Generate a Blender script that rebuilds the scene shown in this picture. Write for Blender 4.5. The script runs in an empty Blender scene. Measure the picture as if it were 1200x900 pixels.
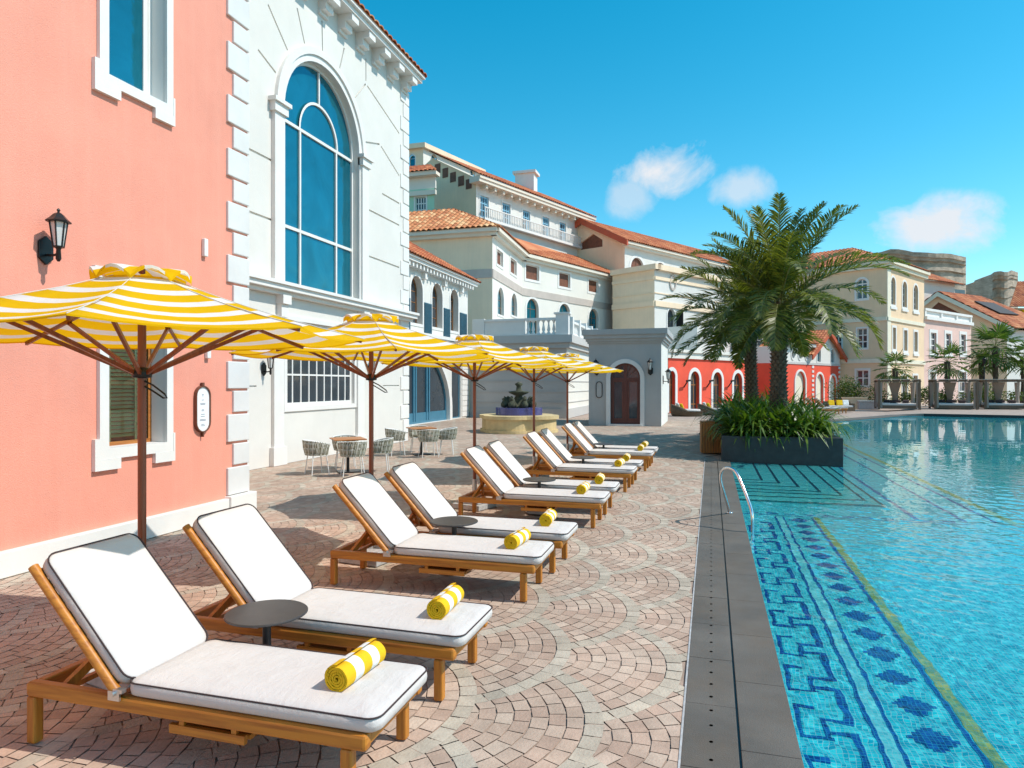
import bpy, bmesh, math, random
from mathutils import Vector, Matrix, noise
from mathutils.geometry import tessellate_polygon
RND = random.Random(11)
scene = bpy.context.scene
COL = scene.collection
ORG = {}
V = Vector
PI = math.pi

# ------------------------------------------------------------------ camera calibration (24 mm lens, eye height 2 m, level)
FOC = 793.0
YAW = math.atan(233.5 / FOC)
SN, CS = math.sin(YAW), math.cos(YAW)
EYE = 2.0
FW = V((-SN, CS, 0)); RT = V((CS, SN, 0)); UP = V((0, 0, 1)); CAM = V((0, 0, EYE))
def ray(px, py):
    return FW + RT * ((px - 600) / FOC) + UP * ((450 - py) / FOC)
def P3(px, py, d):
    return CAM + ray(px, py) * d
def XY(px, d):
    p = P3(px, 450, d); return V((p.x, p.y, 0))
def GP(px, py, z=0.0):
    r = ray(px, py); return CAM + r * ((z - EYE) / r.z)
def along(px0, d0, k, px1):
    """depth at column px1 of the horizontal line that starts at (px0,d0) and heads along FW + k*RT"""
    k0, k1 = (px0 - 600) / FOC, (px1 - 600) / FOC
    t = (k1 - k0) * d0 / (k - k1)
    return d0 + t

# ------------------------------------------------------------------ materials
def nodes_of(m):
    m.use_nodes = True
    nt = m.node_tree
    return nt, nt.nodes, nt.links, nt.nodes.get('Principled BSDF')
def mat(name, col, rough=.6, var=.12, scale=3.0, bump=0.0, bscale=60.0, metal=0.0, streak=0.0, spec=.5, coat=0.0, fine=.0, stain=None, smap=(2.2, 2.2, .12)):
    m = bpy.data.materials.new(name)
    nt, N, L, bs = nodes_of(m)
    tc = N.new('ShaderNodeTexCoord')
    n1 = N.new('ShaderNodeTexNoise'); n1.inputs['Scale'].default_value = scale; n1.inputs['Detail'].default_value = 6; n1.inputs['Roughness'].default_value = .62
    L.new(tc.outputs['Object'], n1.inputs['Vector'])
    mx = N.new('ShaderNodeMix'); mx.data_type = 'RGBA'
    c = V(col)
    mx.inputs['A'].default_value = (*[max(0, x * (1 - var)) for x in c], 1)
    mx.inputs['B'].default_value = (*[min(1, x * (1 + var)) for x in c], 1)
    rm = N.new('ShaderNodeMapRange'); rm.inputs['From Min'].default_value = .3; rm.inputs['From Max'].default_value = .7
    L.new(n1.outputs['Fac'], rm.inputs['Value']); L.new(rm.outputs['Result'], mx.inputs['Factor'])
    out = mx.outputs['Result']
    if fine:
        n3 = N.new('ShaderNodeTexNoise'); n3.inputs['Scale'].default_value = bscale; n3.inputs['Detail'].default_value = 3
        L.new(tc.outputs['Object'], n3.inputs['Vector'])
        mm = N.new('ShaderNodeMix'); mm.data_type = 'RGBA'; mm.blend_type = 'MULTIPLY'; mm.inputs['Factor'].default_value = fine
        L.new(out, mm.inputs['A']); L.new(n3.outputs['Fac'], mm.inputs['B']); out = mm.outputs['Result']
    if streak:
        mp = N.new('ShaderNodeMapping'); mp.inputs['Scale'].default_value = smap
        L.new(tc.outputs['Object'], mp.inputs['Vector'])
        n2 = N.new('ShaderNodeTexNoise'); n2.inputs['Scale'].default_value = 2.0; n2.inputs['Detail'].default_value = 7; n2.inputs['Roughness'].default_value = .7
        L.new(mp.outputs['Vector'], n2.inputs['Vector'])
        r2 = N.new('ShaderNodeMapRange'); r2.inputs['From Min'].default_value = .45; r2.inputs['From Max'].default_value = .75
        r2.inputs['To Min'].default_value = 0; r2.inputs['To Max'].default_value = streak
        L.new(n2.outputs['Fac'], r2.inputs['Value'])
        m2 = N.new('ShaderNodeMix'); m2.data_type = 'RGBA'
        sc_ = stain or tuple(x * .62 for x in col)
        m2.inputs['B'].default_value = (*sc_, 1)
        L.new(out, m2.inputs['A']); L.new(r2.outputs['Result'], m2.inputs['Factor']); out = m2.outputs['Result']
    L.new(out, bs.inputs['Base Color'])
    bs.inputs['Roughness'].default_value = rough
    bs.inputs['Metallic'].default_value = metal
    bs.inputs['Specular IOR Level'].default_value = spec
    bs.inputs['Coat Weight'].default_value = coat
    if bump:
        nb = N.new('ShaderNodeTexNoise'); nb.inputs['Scale'].default_value = bscale; nb.inputs['Detail'].default_value = 4
        L.new(tc.outputs['Object'], nb.inputs['Vector'])
        b = N.new('ShaderNodeBump'); b.inputs['Strength'].default_value = bump; b.inputs['Distance'].default_value = .02
        L.new(nb.outputs['Fac'], b.inputs['Height']); L.new(b.outputs['Normal'], bs.inputs['Normal'])
    return m
def wood(name, col, dark, axis=0, rough=.45):
    m = bpy.data.materials.new(name)
    nt, N, L, bs = nodes_of(m)
    tc = N.new('ShaderNodeTexCoord'); mp = N.new('ShaderNodeMapping')
    s = [38, 38, 38]; s[axis] = 2.2
    mp.inputs['Scale'].default_value = s
    L.new(tc.outputs['Object'], mp.inputs['Vector'])
    n1 = N.new('ShaderNodeTexNoise'); n1.inputs['Scale'].default_value = 1.0; n1.inputs['Detail'].default_value = 5; n1.inputs['Distortion'].default_value = .4
    L.new(mp.outputs['Vector'], n1.inputs['Vector'])
    cr = N.new('ShaderNodeValToRGB')
    cr.color_ramp.elements[0].position = .3; cr.color_ramp.elements[0].color = (*dark, 1)
    cr.color_ramp.elements[1].position = .62; cr.color_ramp.elements[1].color = (*col, 1)
    L.new(n1.outputs['Fac'], cr.inputs['Fac']); L.new(cr.outputs['Color'], bs.inputs['Base Color'])
    bs.inputs['Roughness'].default_value = rough
    b = N.new('ShaderNodeBump'); b.inputs['Strength'].default_value = .15; b.inputs['Distance'].default_value = .004
    L.new(n1.outputs['Fac'], b.inputs['Height']); L.new(b.outputs['Normal'], bs.inputs['Normal'])
    return m
def attr_mat(name, rough=.8, bump=.4, bscale=70, nvar=.35, nscale=6):
    """colour per face from the 'Col' attribute, broken up by noise"""
    m = bpy.data.materials.new(name)
    nt, N, L, bs = nodes_of(m)
    at = N.new('ShaderNodeAttribute'); at.attribute_name = 'Col'
    tc = N.new('ShaderNodeTexCoord')
    n1 = N.new('ShaderNodeTexNoise'); n1.inputs['Scale'].default_value = nscale; n1.inputs['Detail'].default_value = 8; n1.inputs['Roughness'].default_value = .7
    L.new(tc.outputs['Object'], n1.inputs['Vector'])
    r = N.new('ShaderNodeMapRange'); r.inputs['From Min'].default_value = .3; r.inputs['From Max'].default_value = .7
    r.inputs['To Min'].default_value = 1 - nvar; r.inputs['To Max'].default_value = 1 + nvar * .6
    L.new(n1.outputs['Fac'], r.inputs['Value'])
    n2 = N.new('ShaderNodeTexNoise'); n2.inputs['Scale'].default_value = .8; n2.inputs['Detail'].default_value = 7; n2.inputs['Roughness'].default_value = .65
    L.new(tc.outputs['Object'], n2.inputs['Vector'])
    r2 = N.new('ShaderNodeMapRange'); r2.inputs['From Min'].default_value = .3; r2.inputs['From Max'].default_value = .7; r2.inputs['To Min'].default_value = .80; r2.inputs['To Max'].default_value = 1.10
    L.new(n2.outputs['Fac'], r2.inputs['Value'])
    ml = N.new('ShaderNodeMath'); ml.operation = 'MULTIPLY'; L.new(r.outputs['Result'], ml.inputs[0]); L.new(r2.outputs['Result'], ml.inputs[1])
    vm = N.new('ShaderNodeVectorMath'); vm.operation = 'SCALE'
    L.new(at.outputs['Color'], vm.inputs[0]); L.new(ml.outputs['Value'], vm.inputs['Scale'])
    L.new(vm.outputs['Vector'], bs.inputs['Base Color'])
    bs.inputs['Roughness'].default_value = rough
    if bump:
        nb = N.new('ShaderNodeTexNoise'); nb.inputs['Scale'].default_value = bscale; nb.inputs['Detail'].default_value = 5
        L.new(tc.outputs['Object'], nb.inputs['Vector'])
        b = N.new('ShaderNodeBump'); b.inputs['Strength'].default_value = bump; b.inputs['Distance'].default_value = .01
        L.new(nb.outputs['Fac'], b.inputs['Height']); L.new(b.outputs['Normal'], bs.inputs['Normal'])
    return m
def fabric(name, col, trans=.0, tcol=None, rough=.85, wrinkle=.12, crease=0):
    m = bpy.data.materials.new(name)
    nt, N, L, bs = nodes_of(m)
    tc = N.new('ShaderNodeTexCoord')
    n1 = N.new('ShaderNodeTexNoise'); n1.inputs['Scale'].default_value = 5; n1.inputs['Detail'].default_value = 5; n1.inputs['Distortion'].default_value = .8
    L.new(tc.outputs['Object'], n1.inputs['Vector'])
    mx = N.new('ShaderNodeMix'); mx.data_type = 'RGBA'
    mx.inputs['A'].default_value = (*[x * .9 for x in col], 1); mx.inputs['B'].default_value = (*col, 1)
    L.new(n1.outputs['Fac'], mx.inputs['Factor']); L.new(mx.outputs['Result'], bs.inputs['Base Color'])
    bs.inputs['Roughness'].default_value = rough; bs.inputs['Specular IOR Level'].default_value = .2
    nb = N.new('ShaderNodeTexNoise'); nb.inputs['Scale'].default_value = 320; nb.inputs['Detail'].default_value = 2
    L.new(tc.outputs['Object'], nb.inputs['Vector'])
    ad = N.new('ShaderNodeMath'); ad.operation = 'MULTIPLY_ADD'; ad.inputs[1].default_value = 8.0
    L.new(n1.outputs['Fac'], ad.inputs[0]); L.new(nb.outputs['Fac'], ad.inputs[2])
    hgt = ad.outputs['Value']
    if crease:
        mp = N.new('ShaderNodeMapping'); mp.inputs['Scale'].default_value = (26, 5, 26); L.new(tc.outputs['Object'], mp.inputs['Vector'])
        nc = N.new('ShaderNodeTexNoise'); nc.inputs['Scale'].default_value = 1; nc.inputs['Detail'].default_value = 3; nc.inputs['Distortion'].default_value = 1.2; L.new(mp.outputs['Vector'], nc.inputs['Vector'])
        a2 = N.new('ShaderNodeMath'); a2.operation = 'MULTIPLY_ADD'; a2.inputs[1].default_value = crease; L.new(nc.outputs['Fac'], a2.inputs[0]); L.new(hgt, a2.inputs[2]); hgt = a2.outputs['Value']
    b = N.new('ShaderNodeBump'); b.inputs['Strength'].default_value = wrinkle; b.inputs['Distance'].default_value = .006
    L.new(hgt, b.inputs['Height']); L.new(b.outputs['Normal'], bs.inputs['Normal'])
    if trans:
        tr = N.new('ShaderNodeBsdfTranslucent'); tr.inputs['Color'].default_value = (*(tcol or col), 1)
        ms = N.new('ShaderNodeMixShader'); ms.inputs['Fac'].default_value = trans
        out = N['Material Output']
        L.new(bs.outputs['BSDF'], ms.inputs[1]); L.new(tr.outputs['BSDF'], ms.inputs[2]); L.new(ms.outputs['Shader'], out.inputs['Surface'])
    return m
def leaf_mat(name, a, b, trans=.3, rough=.4):
    m = bpy.data.materials.new(name)
    nt, N, L, bs = nodes_of(m)
    g = N.new('ShaderNodeNewGeometry')
    cr = N.new('ShaderNodeValToRGB'); cr.color_ramp.elements[0].color = (*a, 1); cr.color_ramp.elements[1].color = (*b, 1)
    L.new(g.outputs['Random Per Island'], cr.inputs['Fac'])
    L.new(cr.outputs['Color'], bs.inputs['Base Color']); bs.inputs['Roughness'].default_value = rough
    tr = N.new('ShaderNodeBsdfTranslucent')
    sc_ = N.new('ShaderNodeVectorMath'); sc_.operation = 'MULTIPLY'; sc_.inputs[1].default_value = (1.5, 1.6, .6)
    L.new(cr.outputs['Color'], sc_.inputs[0]); L.new(sc_.outputs['Vector'], tr.inputs['Color'])
    ms = N.new('ShaderNodeMixShader'); ms.inputs['Fac'].default_value = trans
    L.new(bs.outputs['BSDF'], ms.inputs[1]); L.new(tr.outputs['BSDF'], ms.inputs[2]); L.new(ms.outputs['Shader'], N['Material Output'].inputs['Surface'])
    return m
def roof_mat(name, a, b, c):
    """terracotta tiles: colour by tile from the UV grid"""
    m = bpy.data.materials.new(name)
    nt, N, L, bs = nodes_of(m)
    uv = N.new('ShaderNodeUVMap'); uv.uv_map = 'UVMap'
    fl = N.new('ShaderNodeVectorMath'); fl.operation = 'FLOOR'
    L.new(uv.outputs['UV'], fl.inputs[0])
    wn = N.new('ShaderNodeTexWhiteNoise'); wn.noise_dimensions = '2D'
    L.new(fl.outputs['Vector'], wn.inputs['Vector'])
    tc = N.new('ShaderNodeTexCoord'); n1 = N.new('ShaderNodeTexNoise'); n1.inputs['Scale'].default_value = .5; n1.inputs['Detail'].default_value = 5
    L.new(tc.outputs['Object'], n1.inputs['Vector'])
    ad = N.new('ShaderNodeMath'); ad.operation = 'MULTIPLY_ADD'; ad.inputs[1].default_value = .55
    sb = N.new('ShaderNodeMath'); sb.operation = 'MULTIPLY_ADD'; sb.inputs[1].default_value = 1.4; sb.inputs[2].default_value = -.48
    L.new(n1.outputs['Fac'], sb.inputs[0]); L.new(wn.outputs['Value'], ad.inputs[0]); L.new(sb.outputs['Value'], ad.inputs[2])
    cr = N.new('ShaderNodeValToRGB'); e = cr.color_ramp.elements
    e[0].position = .0; e[0].color = (*a, 1); e[1].position = 1; e[1].color = (*c, 1)
    k = e.new(.55); k.color = (*b, 1)
    L.new(ad.outputs['Value'], cr.inputs['Fac']); L.new(cr.outputs['Color'], bs.inputs['Base Color'])
    bs.inputs['Roughness'].default_value = .75
    return m
def glass_mat(name, col, metal=.55, rough=.03, wob=.02):
    m = bpy.data.materials.new(name)
    nt, N, L, bs = nodes_of(m)
    tc = N.new('ShaderNodeTexCoord'); n = N.new('ShaderNodeTexNoise'); n.inputs['Scale'].default_value = .9
    L.new(tc.outputs['Object'], n.inputs['Vector'])
    mx = N.new('ShaderNodeMix'); mx.data_type = 'RGBA'
    mx.inputs['A'].default_value = (*[x * .6 for x in col], 1); mx.inputs['B'].default_value = (*[min(1, x * 1.35) for x in col], 1)  # uneven pane colour stands in for broken reflections
    n.inputs['Detail'].default_value = 5; n.inputs['Distortion'].default_value = 1.0
    L.new(n.outputs['Fac'], mx.inputs['Factor']); L.new(mx.outputs['Result'], bs.inputs['Base Color'])
    bs.inputs['Metallic'].default_value = metal; bs.inputs['Roughness'].default_value = rough
    b = N.new('ShaderNodeBump'); b.inputs['Strength'].default_value = wob; b.inputs['Distance'].default_value = .1
    L.new(n.outputs['Fac'], b.inputs['Height']); L.new(b.outputs['Normal'], bs.inputs['Normal'])
    return m
def pane_mat(name, tint=(1, 1, 1), ior=1.45):
    m = bpy.data.materials.new(name)
    nt, N, L, bs = nodes_of(m)
    N.remove(bs)
    t = N.new('ShaderNodeBsdfTransparent'); t.inputs['Color'].default_value = (*tint, 1)
    g = N.new('ShaderNodeBsdfGlossy'); g.inputs['Roughness'].default_value = .02
    f = N.new('ShaderNodeFresnel'); f.inputs['IOR'].default_value = ior
    ms = N.new('ShaderNodeMixShader')
    L.new(f.outputs['Fac'], ms.inputs['Fac']); L.new(t.outputs['BSDF'], ms.inputs[1]); L.new(g.outputs['BSDF'], ms.inputs[2])
    L.new(ms.outputs['Shader'], N['Material Output'].inputs['Surface'])
    return m

M = {}
M['pink'] = mat('coral_stucco', (.80, .31, .222), .85, .07, 1.1, .3, 90, streak=.4, stain=(.80, .37, .275))
M['white'] = mat('white_stucco', (.70, .672, .625), .8, .05, .7, .18, 80, streak=.16, stain=(.62, .6, .55))
M['trim'] = mat('white_trim', (.76, .735, .70), .6, .04, 2, .08, 60, streak=.1, stain=(.68, .66, .62))
M['quoin'] = mat('quoin_plaster', (.69, .67, .65), .75, .06, 1.5, .15, 70)
M['cream'] = mat('cream_stucco', (.88, .68, .48), .85, .07, .5, .12, 40, streak=.22, stain=(.58, .5, .38))  # also given to shaded house ends beside white sunlit fronts; shade in the colour
M['ivory'] = mat('ivory_stucco', (.74, .70, .63), .85, .05, .5, .1, 40, streak=.15, stain=(.66, .62, .54))
M['beige'] = mat('beige_stucco', (.80, .58, .38), .85, .08, .5, .12, 40, streak=.2, stain=(.55, .44, .31))
M['pale_pink'] = mat('pale_pink_stucco', (.74, .50, .43), .85, .07, .6, .1, 40, streak=.2, stain=(.62, .42, .36))
M['grey_blue'] = mat('shaded_grey_blue_stucco', (.415, .405, .395), .8, .06, .8, .15, 60, streak=.22, stain=(.32, .31, .305))  # shade of the pavilion front put into its colour; sunlit side stays white
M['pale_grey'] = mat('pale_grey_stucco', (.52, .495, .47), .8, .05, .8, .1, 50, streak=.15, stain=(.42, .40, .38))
M['red'] = mat('red_stucco', (.80, .085, .04), .8, .1, .8, .15, 50, streak=.2, stain=(.74, .13, .07))
M['green'] = mat('mint_stucco', (.45, .68, .50), .85, .08, .8)
M['band'] = mat('taupe_band', (.50, .43, .38), .8, .08, 1)
M['ruinstone'] = mat('ruin_stone', (.46, .37, .285), .95, .35, .8, .8, 3, streak=.75, stain=(.17, .135, .10), smap=(.45, .45, 2.4))  # weathered ruin stone with dark horizontal strata of its own
M['fascia'] = mat('eave_fascia', (.74, .66, .55), .7, .05, 1)
M['redfascia'] = mat('red_fascia', (.50, .10, .045), .7, .1, 1)
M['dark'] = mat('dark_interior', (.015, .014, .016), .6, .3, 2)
M['darkwin'] = glass_mat('dark_window_glass', (.07, .085, .10), .3, .05)
M['bluewin'] = glass_mat('blue_window_glass', (.012, .20, .28), .55, .04, .25)
M['brownwin'] = mat('brown_shutter', (.17, .06, .03), .6, .3, 3)
M['blueshut'] = mat('blue_shutter_paint', (.03, .10, .145), .5, .12, 4)
M['bluedoor'] = mat('blue_door_paint', (.055, .19, .28), .4, .1, 4)
M['reddoor'] = wood('dark_red_door', (.13, .03, .02), (.07, .015, .012), 2)
M['doorwood'] = wood('orange_door_wood', (.35, .16, .05), (.22, .08, .025), 2)
M['sky_shut'] = mat('pale_blue_shutter', (.22, .45, .60), .5, .1, 4)
M['infill'] = mat('cream_infill', (.76, .70, .55), .8, .06, 2)
M['roof'] = roof_mat('terracotta_roof', (.26, .06, .025), (.52, .145, .05), (.68, .30, .13))
M['roof_pale'] = roof_mat('mottled_terracotta', (.32, .085, .03), (.60, .22, .08), (.82, .55, .28))
M['teak_x'] = wood('oiled_teak', (.54, .205, .022), (.34, .105, .010), 0)
M['teak_z'] = wood('oiled_teak_leg', (.54, .205, .022), (.34, .105, .010), 2)
M['teak_y'] = wood('oiled_teak_cross', (.50, .19, .02), (.31, .095, .010), 1)
M['mahog'] = wood('mahogany_pole', (.26, .065, .022), (.16, .035, .012), 2, .35)
M['cushion'] = fabric('ivory_cushion_fabric', (.66, .605, .575), wrinkle=.35, crease=2.2)
M['piping'] = fabric('dark_piping', (.065, .045, .045))
M['yel'] = fabric('yellow_canopy_stripe', (.88, .545, .0), .42, (.95, .56, .005), wrinkle=.15)
M['whi'] = fabric('white_canopy_stripe', (.84, .82, .78), .30, (.85, .80, .70), wrinkle=.15)
M['tyel'] = fabric('yellow_towel', (.84, .50, .015), wrinkle=.5)
M['twhi'] = fabric('white_towel', (.84, .82, .78), wrinkle=.5)
M['tdark'] = fabric('towel_roll_shade', (.45, .24, .01))
M['black'] = mat('black_metal', (.012, .012, .013), .35, .2, 8, metal=.3)
M['tabletop'] = mat('charcoal_table_metal', (.055, .05, .05), .42, .15, 9, .05, 200, metal=.2)
M['chrome'] = mat('polished_steel', (.75, .76, .78), .12, .03, 5, metal=1)
M['steel'] = mat('zinc_bracket', (.6, .6, .6), .3, .1, 9, metal=.9)
M['frost'] = mat('frosted_lantern_glass', (.62, .62, .60), .3, .05, 8)
M['coping'] = mat('dark_basalt_coping', (.128, .113, .096), .7, .28, 1.4, .25, 120, fine=.3, streak=.55, stain=(.12, .08, .045), smap=(.9, .5, 1))
M['granite'] = mat('dark_granite', (.026, .028, .031), .5, .35, 5, .15, 90)
M['mortar'] = mat('deck_bedding', (.40, .29, .225), .95, .2, 4, .3, 60)
M['deckfar'] = mat('far_paving', (.46, .345, .28), .9, .22, 2.5, .3, 30, fine=.35)
M['ground'] = mat('bare_ground', (.20, .17, .12), .95, .3, .3)
M['paver'] = attr_mat('clay_and_stone_pavers', .85, .5, 55, .2, 5)
M['sand'] = mat('yellow_sandstone', (.62, .47, .24), .85, .16, 1.6, .3, 40, streak=.3, stain=(.42, .3, .15))
M['bluetile'] = mat('indigo_basin_tile', (.07, .07, .22), .25, .25, 6)
M['white_metal'] = mat('white_powder_coat', (.78, .78, .76), .4, .03, 5)
M['rope_a'] = fabric('olive_rope', (.16, .155, .09))
M['rope_b'] = fabric('pale_rope', (.55, .54, .47))
M['seatpad'] = fabric('olive_seat_pad', (.12, .11, .07))
M['tablewood'] = wood('dining_table_wood', (.50, .20, .06), (.36, .13, .035), 0)
M['blind'] = wood('bamboo_blind', (.74, .62, .29), (.55, .45, .2), 1)
M['sillwood'] = wood('window_wood', (.45, .17, .035), (.3, .1, .02), 1)
M['binwood'] = wood('bin_slat_wood', (.42, .17, .03), (.26, .09, .015), 2)
M['trunk'] = mat('palm_trunk_fibre', (.095, .07, .05), .95, .5, 9, .8, 30)
M['boss'] = mat('palm_leaf_base', (.16, .12, .085), .9, .4, 12, .5, 40)
M['frond'] = leaf_mat('palm_leaflet', (.045, .068, .012), (.20, .21, .036), .3, .45)
M['rachis'] = mat('palm_rachis', (.20, .20, .06), .5, .2, 8)
M['strap'] = leaf_mat('strap_leaf', (.018, .065, .008), (.15, .23, .03), .3, .4)
M['hedge'] = leaf_mat('hedge_leaf', (.025, .06, .012), (.12, .16, .025), .3, .5)
M['fanpalm'] = leaf_mat('fan_palm_leaf', (.03, .075, .014), (.14, .21, .035), .3, .45)
M['sculpt'] = mat('mossy_fountain_stone', (.06, .065, .04), .9, .5, 6, .6, 25)
M['wicker'] = mat('brown_wicker', (.13, .085, .05), .8, .4, 30, .8, 60)
M['curtain'] = fabric('taupe_curtain', (.46, .38, .32), .2)
M['cabwood'] = wood('cabana_timber', (.17, .10, .06), (.10, .06, .035), 2)
M['platform'] = mat('dark_deck_fascia', (.03, .026, .028), .7, .3, 3)
M['block'] = mat('grey_base_block', (.40, .40, .40), .8, .25, 14, .2, 60)
M['sign'] = mat('sign_enamel', (.82, .83, .84), .35, .03, 6)
M['signink'] = mat('sign_ink', (.16, .2, .28), .5, .1, 9)
M['brownmetal'] = mat('bronze_frame', (.16, .065, .04), .4, .2, 8, metal=.2)
M['pane'] = pane_mat('clear_pane')

# ------------------------------------------------------------------ mesh builder
class MB:
    def __init__(s): s.v = []; s.f = []; s.m = []; s.uv = {}; s.col = None; s.sm = []
    def add(s, vs, fs, mi=0, sm=False):
        o = len(s.v); s.v += [V(x) for x in vs]
        for f in fs: s.f.append([o + i for i in f]); s.m.append(mi); s.sm.append(sm)
        return o
    def poly(s, pts, mi=0): s.add(pts, [list(range(len(pts)))], mi)
    def box(s, c, d, mi=0, rot=None):
        c = V(c); x, y, z = [k / 2 for k in d]
        vs = [V(p) for p in ((-x, -y, -z), (x, -y, -z), (x, y, -z), (-x, y, -z), (-x, -y, z), (x, -y, z), (x, y, z), (-x, y, z))]
        if rot: vs = [rot @ p for p in vs]
        s.add([c + p for p in vs], [(0, 3, 2, 1), (4, 5, 6, 7), (0, 1, 5, 4), (1, 2, 6, 5), (2, 3, 7, 6), (3, 0, 4, 7)], mi)
    def box2(s, a, b, mi=0):
        a, b = V(a), V(b); s.box((a + b) / 2, [abs(k) for k in (b - a)], mi)
    def beam(s, p, q, w, h, mi=0, up=(0, 0, 1)):
        p, q = V(p), V(q); d = (q - p).normalized(); u = V(up)
        if abs(d.dot(u)) > .98: u = V((0, 1, 0))
        r = d.cross(u).normalized() * (w / 2); t = r.cross(d).normalized() * (h / 2)
        vs = [p - r - t, p + r - t, p + r + t, p - r + t, q - r - t, q + r - t, q + r + t, q - r + t]
        s.add(vs, [(0, 3, 2, 1), (4, 5, 6, 7), (0, 1, 5, 4), (1, 2, 6, 5), (2, 3, 7, 6), (3, 0, 4, 7)], mi)
    def tube(s, pts, r, n=8, mi=0, closed=False, cap=True):
        pts = [V(p) for p in pts]; m = len(pts)
        rr = r if isinstance(r, (list, tuple)) else [r] * m
        rings = []; prev = None
        for i, p in enumerate(pts):
            a = pts[i - 1] if (i > 0 or closed) else p; b = pts[(i + 1) % m] if (i < m - 1 or closed) else p
            d = (b - a).normalized()
            u = prev if prev is not None else (V((0, 0, 1)) if abs(d.z) < .95 else V((1, 0, 0)))
            u = (u - d * u.dot(d)).normalized(); prev = u; w = d.cross(u)
            rings.append([p + (u * math.cos(2 * PI * k / n) + w * math.sin(2 * PI * k / n)) * rr[i] for k in range(n)])
        vs = [x for g in rings for x in g]; fs = []
        for i in range(m if closed else m - 1):
            j = (i + 1) % m
            for k in range(n):
                fs.append((i * n + k, i * n + (k + 1) % n, j * n + (k + 1) % n, j * n + k))
        s.add(vs, fs, mi, True)
        if cap and not closed:
            o = len(s.v); s.add(rings[0], [list(range(n))[::-1]], mi); s.add(rings[-1], [list(range(n))], mi)
    def lathe(s, prof, c=(0, 0, 0), n=24, mi=0, sm=True, rot=0):
        c = V(c); vs = []; fs = []
        for r, z in prof:
            for k in range(n):
                a = rot + 2 * PI * k / n; vs.append(c + V((r * math.cos(a), r * math.sin(a), z)))
        for i in range(len(prof) - 1):
            for k in range(n):
                fs.append((i * n + k, i * n + (k + 1) % n, (i + 1) * n + (k + 1) % n, (i + 1) * n + k))
        s.add(vs, fs, mi, sm)
        if prof[0][0] > 1e-4: s.add(vs[:n], [list(range(n))[::-1]], mi)
        if prof[-1][0] > 1e-4: s.add(vs[-n:], [list(range(n))], mi)
    def prism(s, loop, vec, mi=0):
        loop = [V(p) for p in loop]; vec = V(vec); n = len(loop)
        s.add(loop + [p + vec for p in loop], [list(range(n))[::-1], list(range(n, 2 * n))] + [(i, (i + 1) % n, n + (i + 1) % n, n + i) for i in range(n)], mi)
    def xf(s, mtx):
        s.v = [mtx @ p for p in s.v]; return s
    def build(s, name, mats, parent=None, loc=None, bevel=0.0, fix=False):
        org = ORG.get(parent.name, V((0, 0, 0))) if parent else V(loc or (0, 0, 0))
        me = bpy.data.meshes.new(name)
        me.from_pydata([p - org for p in s.v], [], s.f)
        if not isinstance(mats, (list, tuple)): mats = [mats]
        for m_ in mats: me.materials.append(M[m_] if isinstance(m_, str) else m_)
        me.polygons.foreach_set('material_index', s.m); me.polygons.foreach_set('use_smooth', s.sm)
        if s.uv:
            ul = me.uv_layers.new(name='UVMap')
            for pi, uvs in s.uv.items():
                p = me.polygons[pi]
                for k, li in enumerate(p.loop_indices): ul.data[li].uv = uvs[k]
        if s.col:
            ca = me.color_attributes.new('Col', 'FLOAT_COLOR', 'CORNER'); i = 0
            buf = []
            for p in me.polygons: buf += list((*s.col[p.index], 1.0)) * len(p.loop_indices)
            ca.data.foreach_set('color', buf)
        if fix:
            bm = bmesh.new(); bm.from_mesh(me); bmesh.ops.recalc_face_normals(bm, faces=bm.faces); bm.to_mesh(me); bm.free()
        me.update()
        o = bpy.data.objects.new(name, me); COL.objects.link(o)
        if parent: o.parent = parent
        else: o.location = org
        ORG[o.name] = org
        if bevel:
            b = o.modifiers.new('bevel', 'BEVEL'); b.width = bevel; b.segments = 2; b.limit_method = 'ANGLE'; b.angle_limit = math.radians(40)
        return o
def tag(o, label=None, cat=None, group=None, kind=None):
    if label: o['label'] = label
    if cat: o['category'] = cat
    if group: o['group'] = group
    if kind: o['kind'] = kind
    return o
def empty(name, loc, label=None, cat=None, group=None):
    o = bpy.data.objects.new(name, None); COL.objects.link(o); o.location = loc; o.empty_display_size = .2
    ORG[o.name] = V(loc)
    return tag(o, label, cat, group)
def copy_tree(o, parent=None):
    c = o.copy(); COL.objects.link(c)
    if parent: c.parent = parent
    for ch in list(o.children): copy_tree(ch, c)
    return c
def structure(o): o['kind'] = 'structure'; return o

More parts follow.
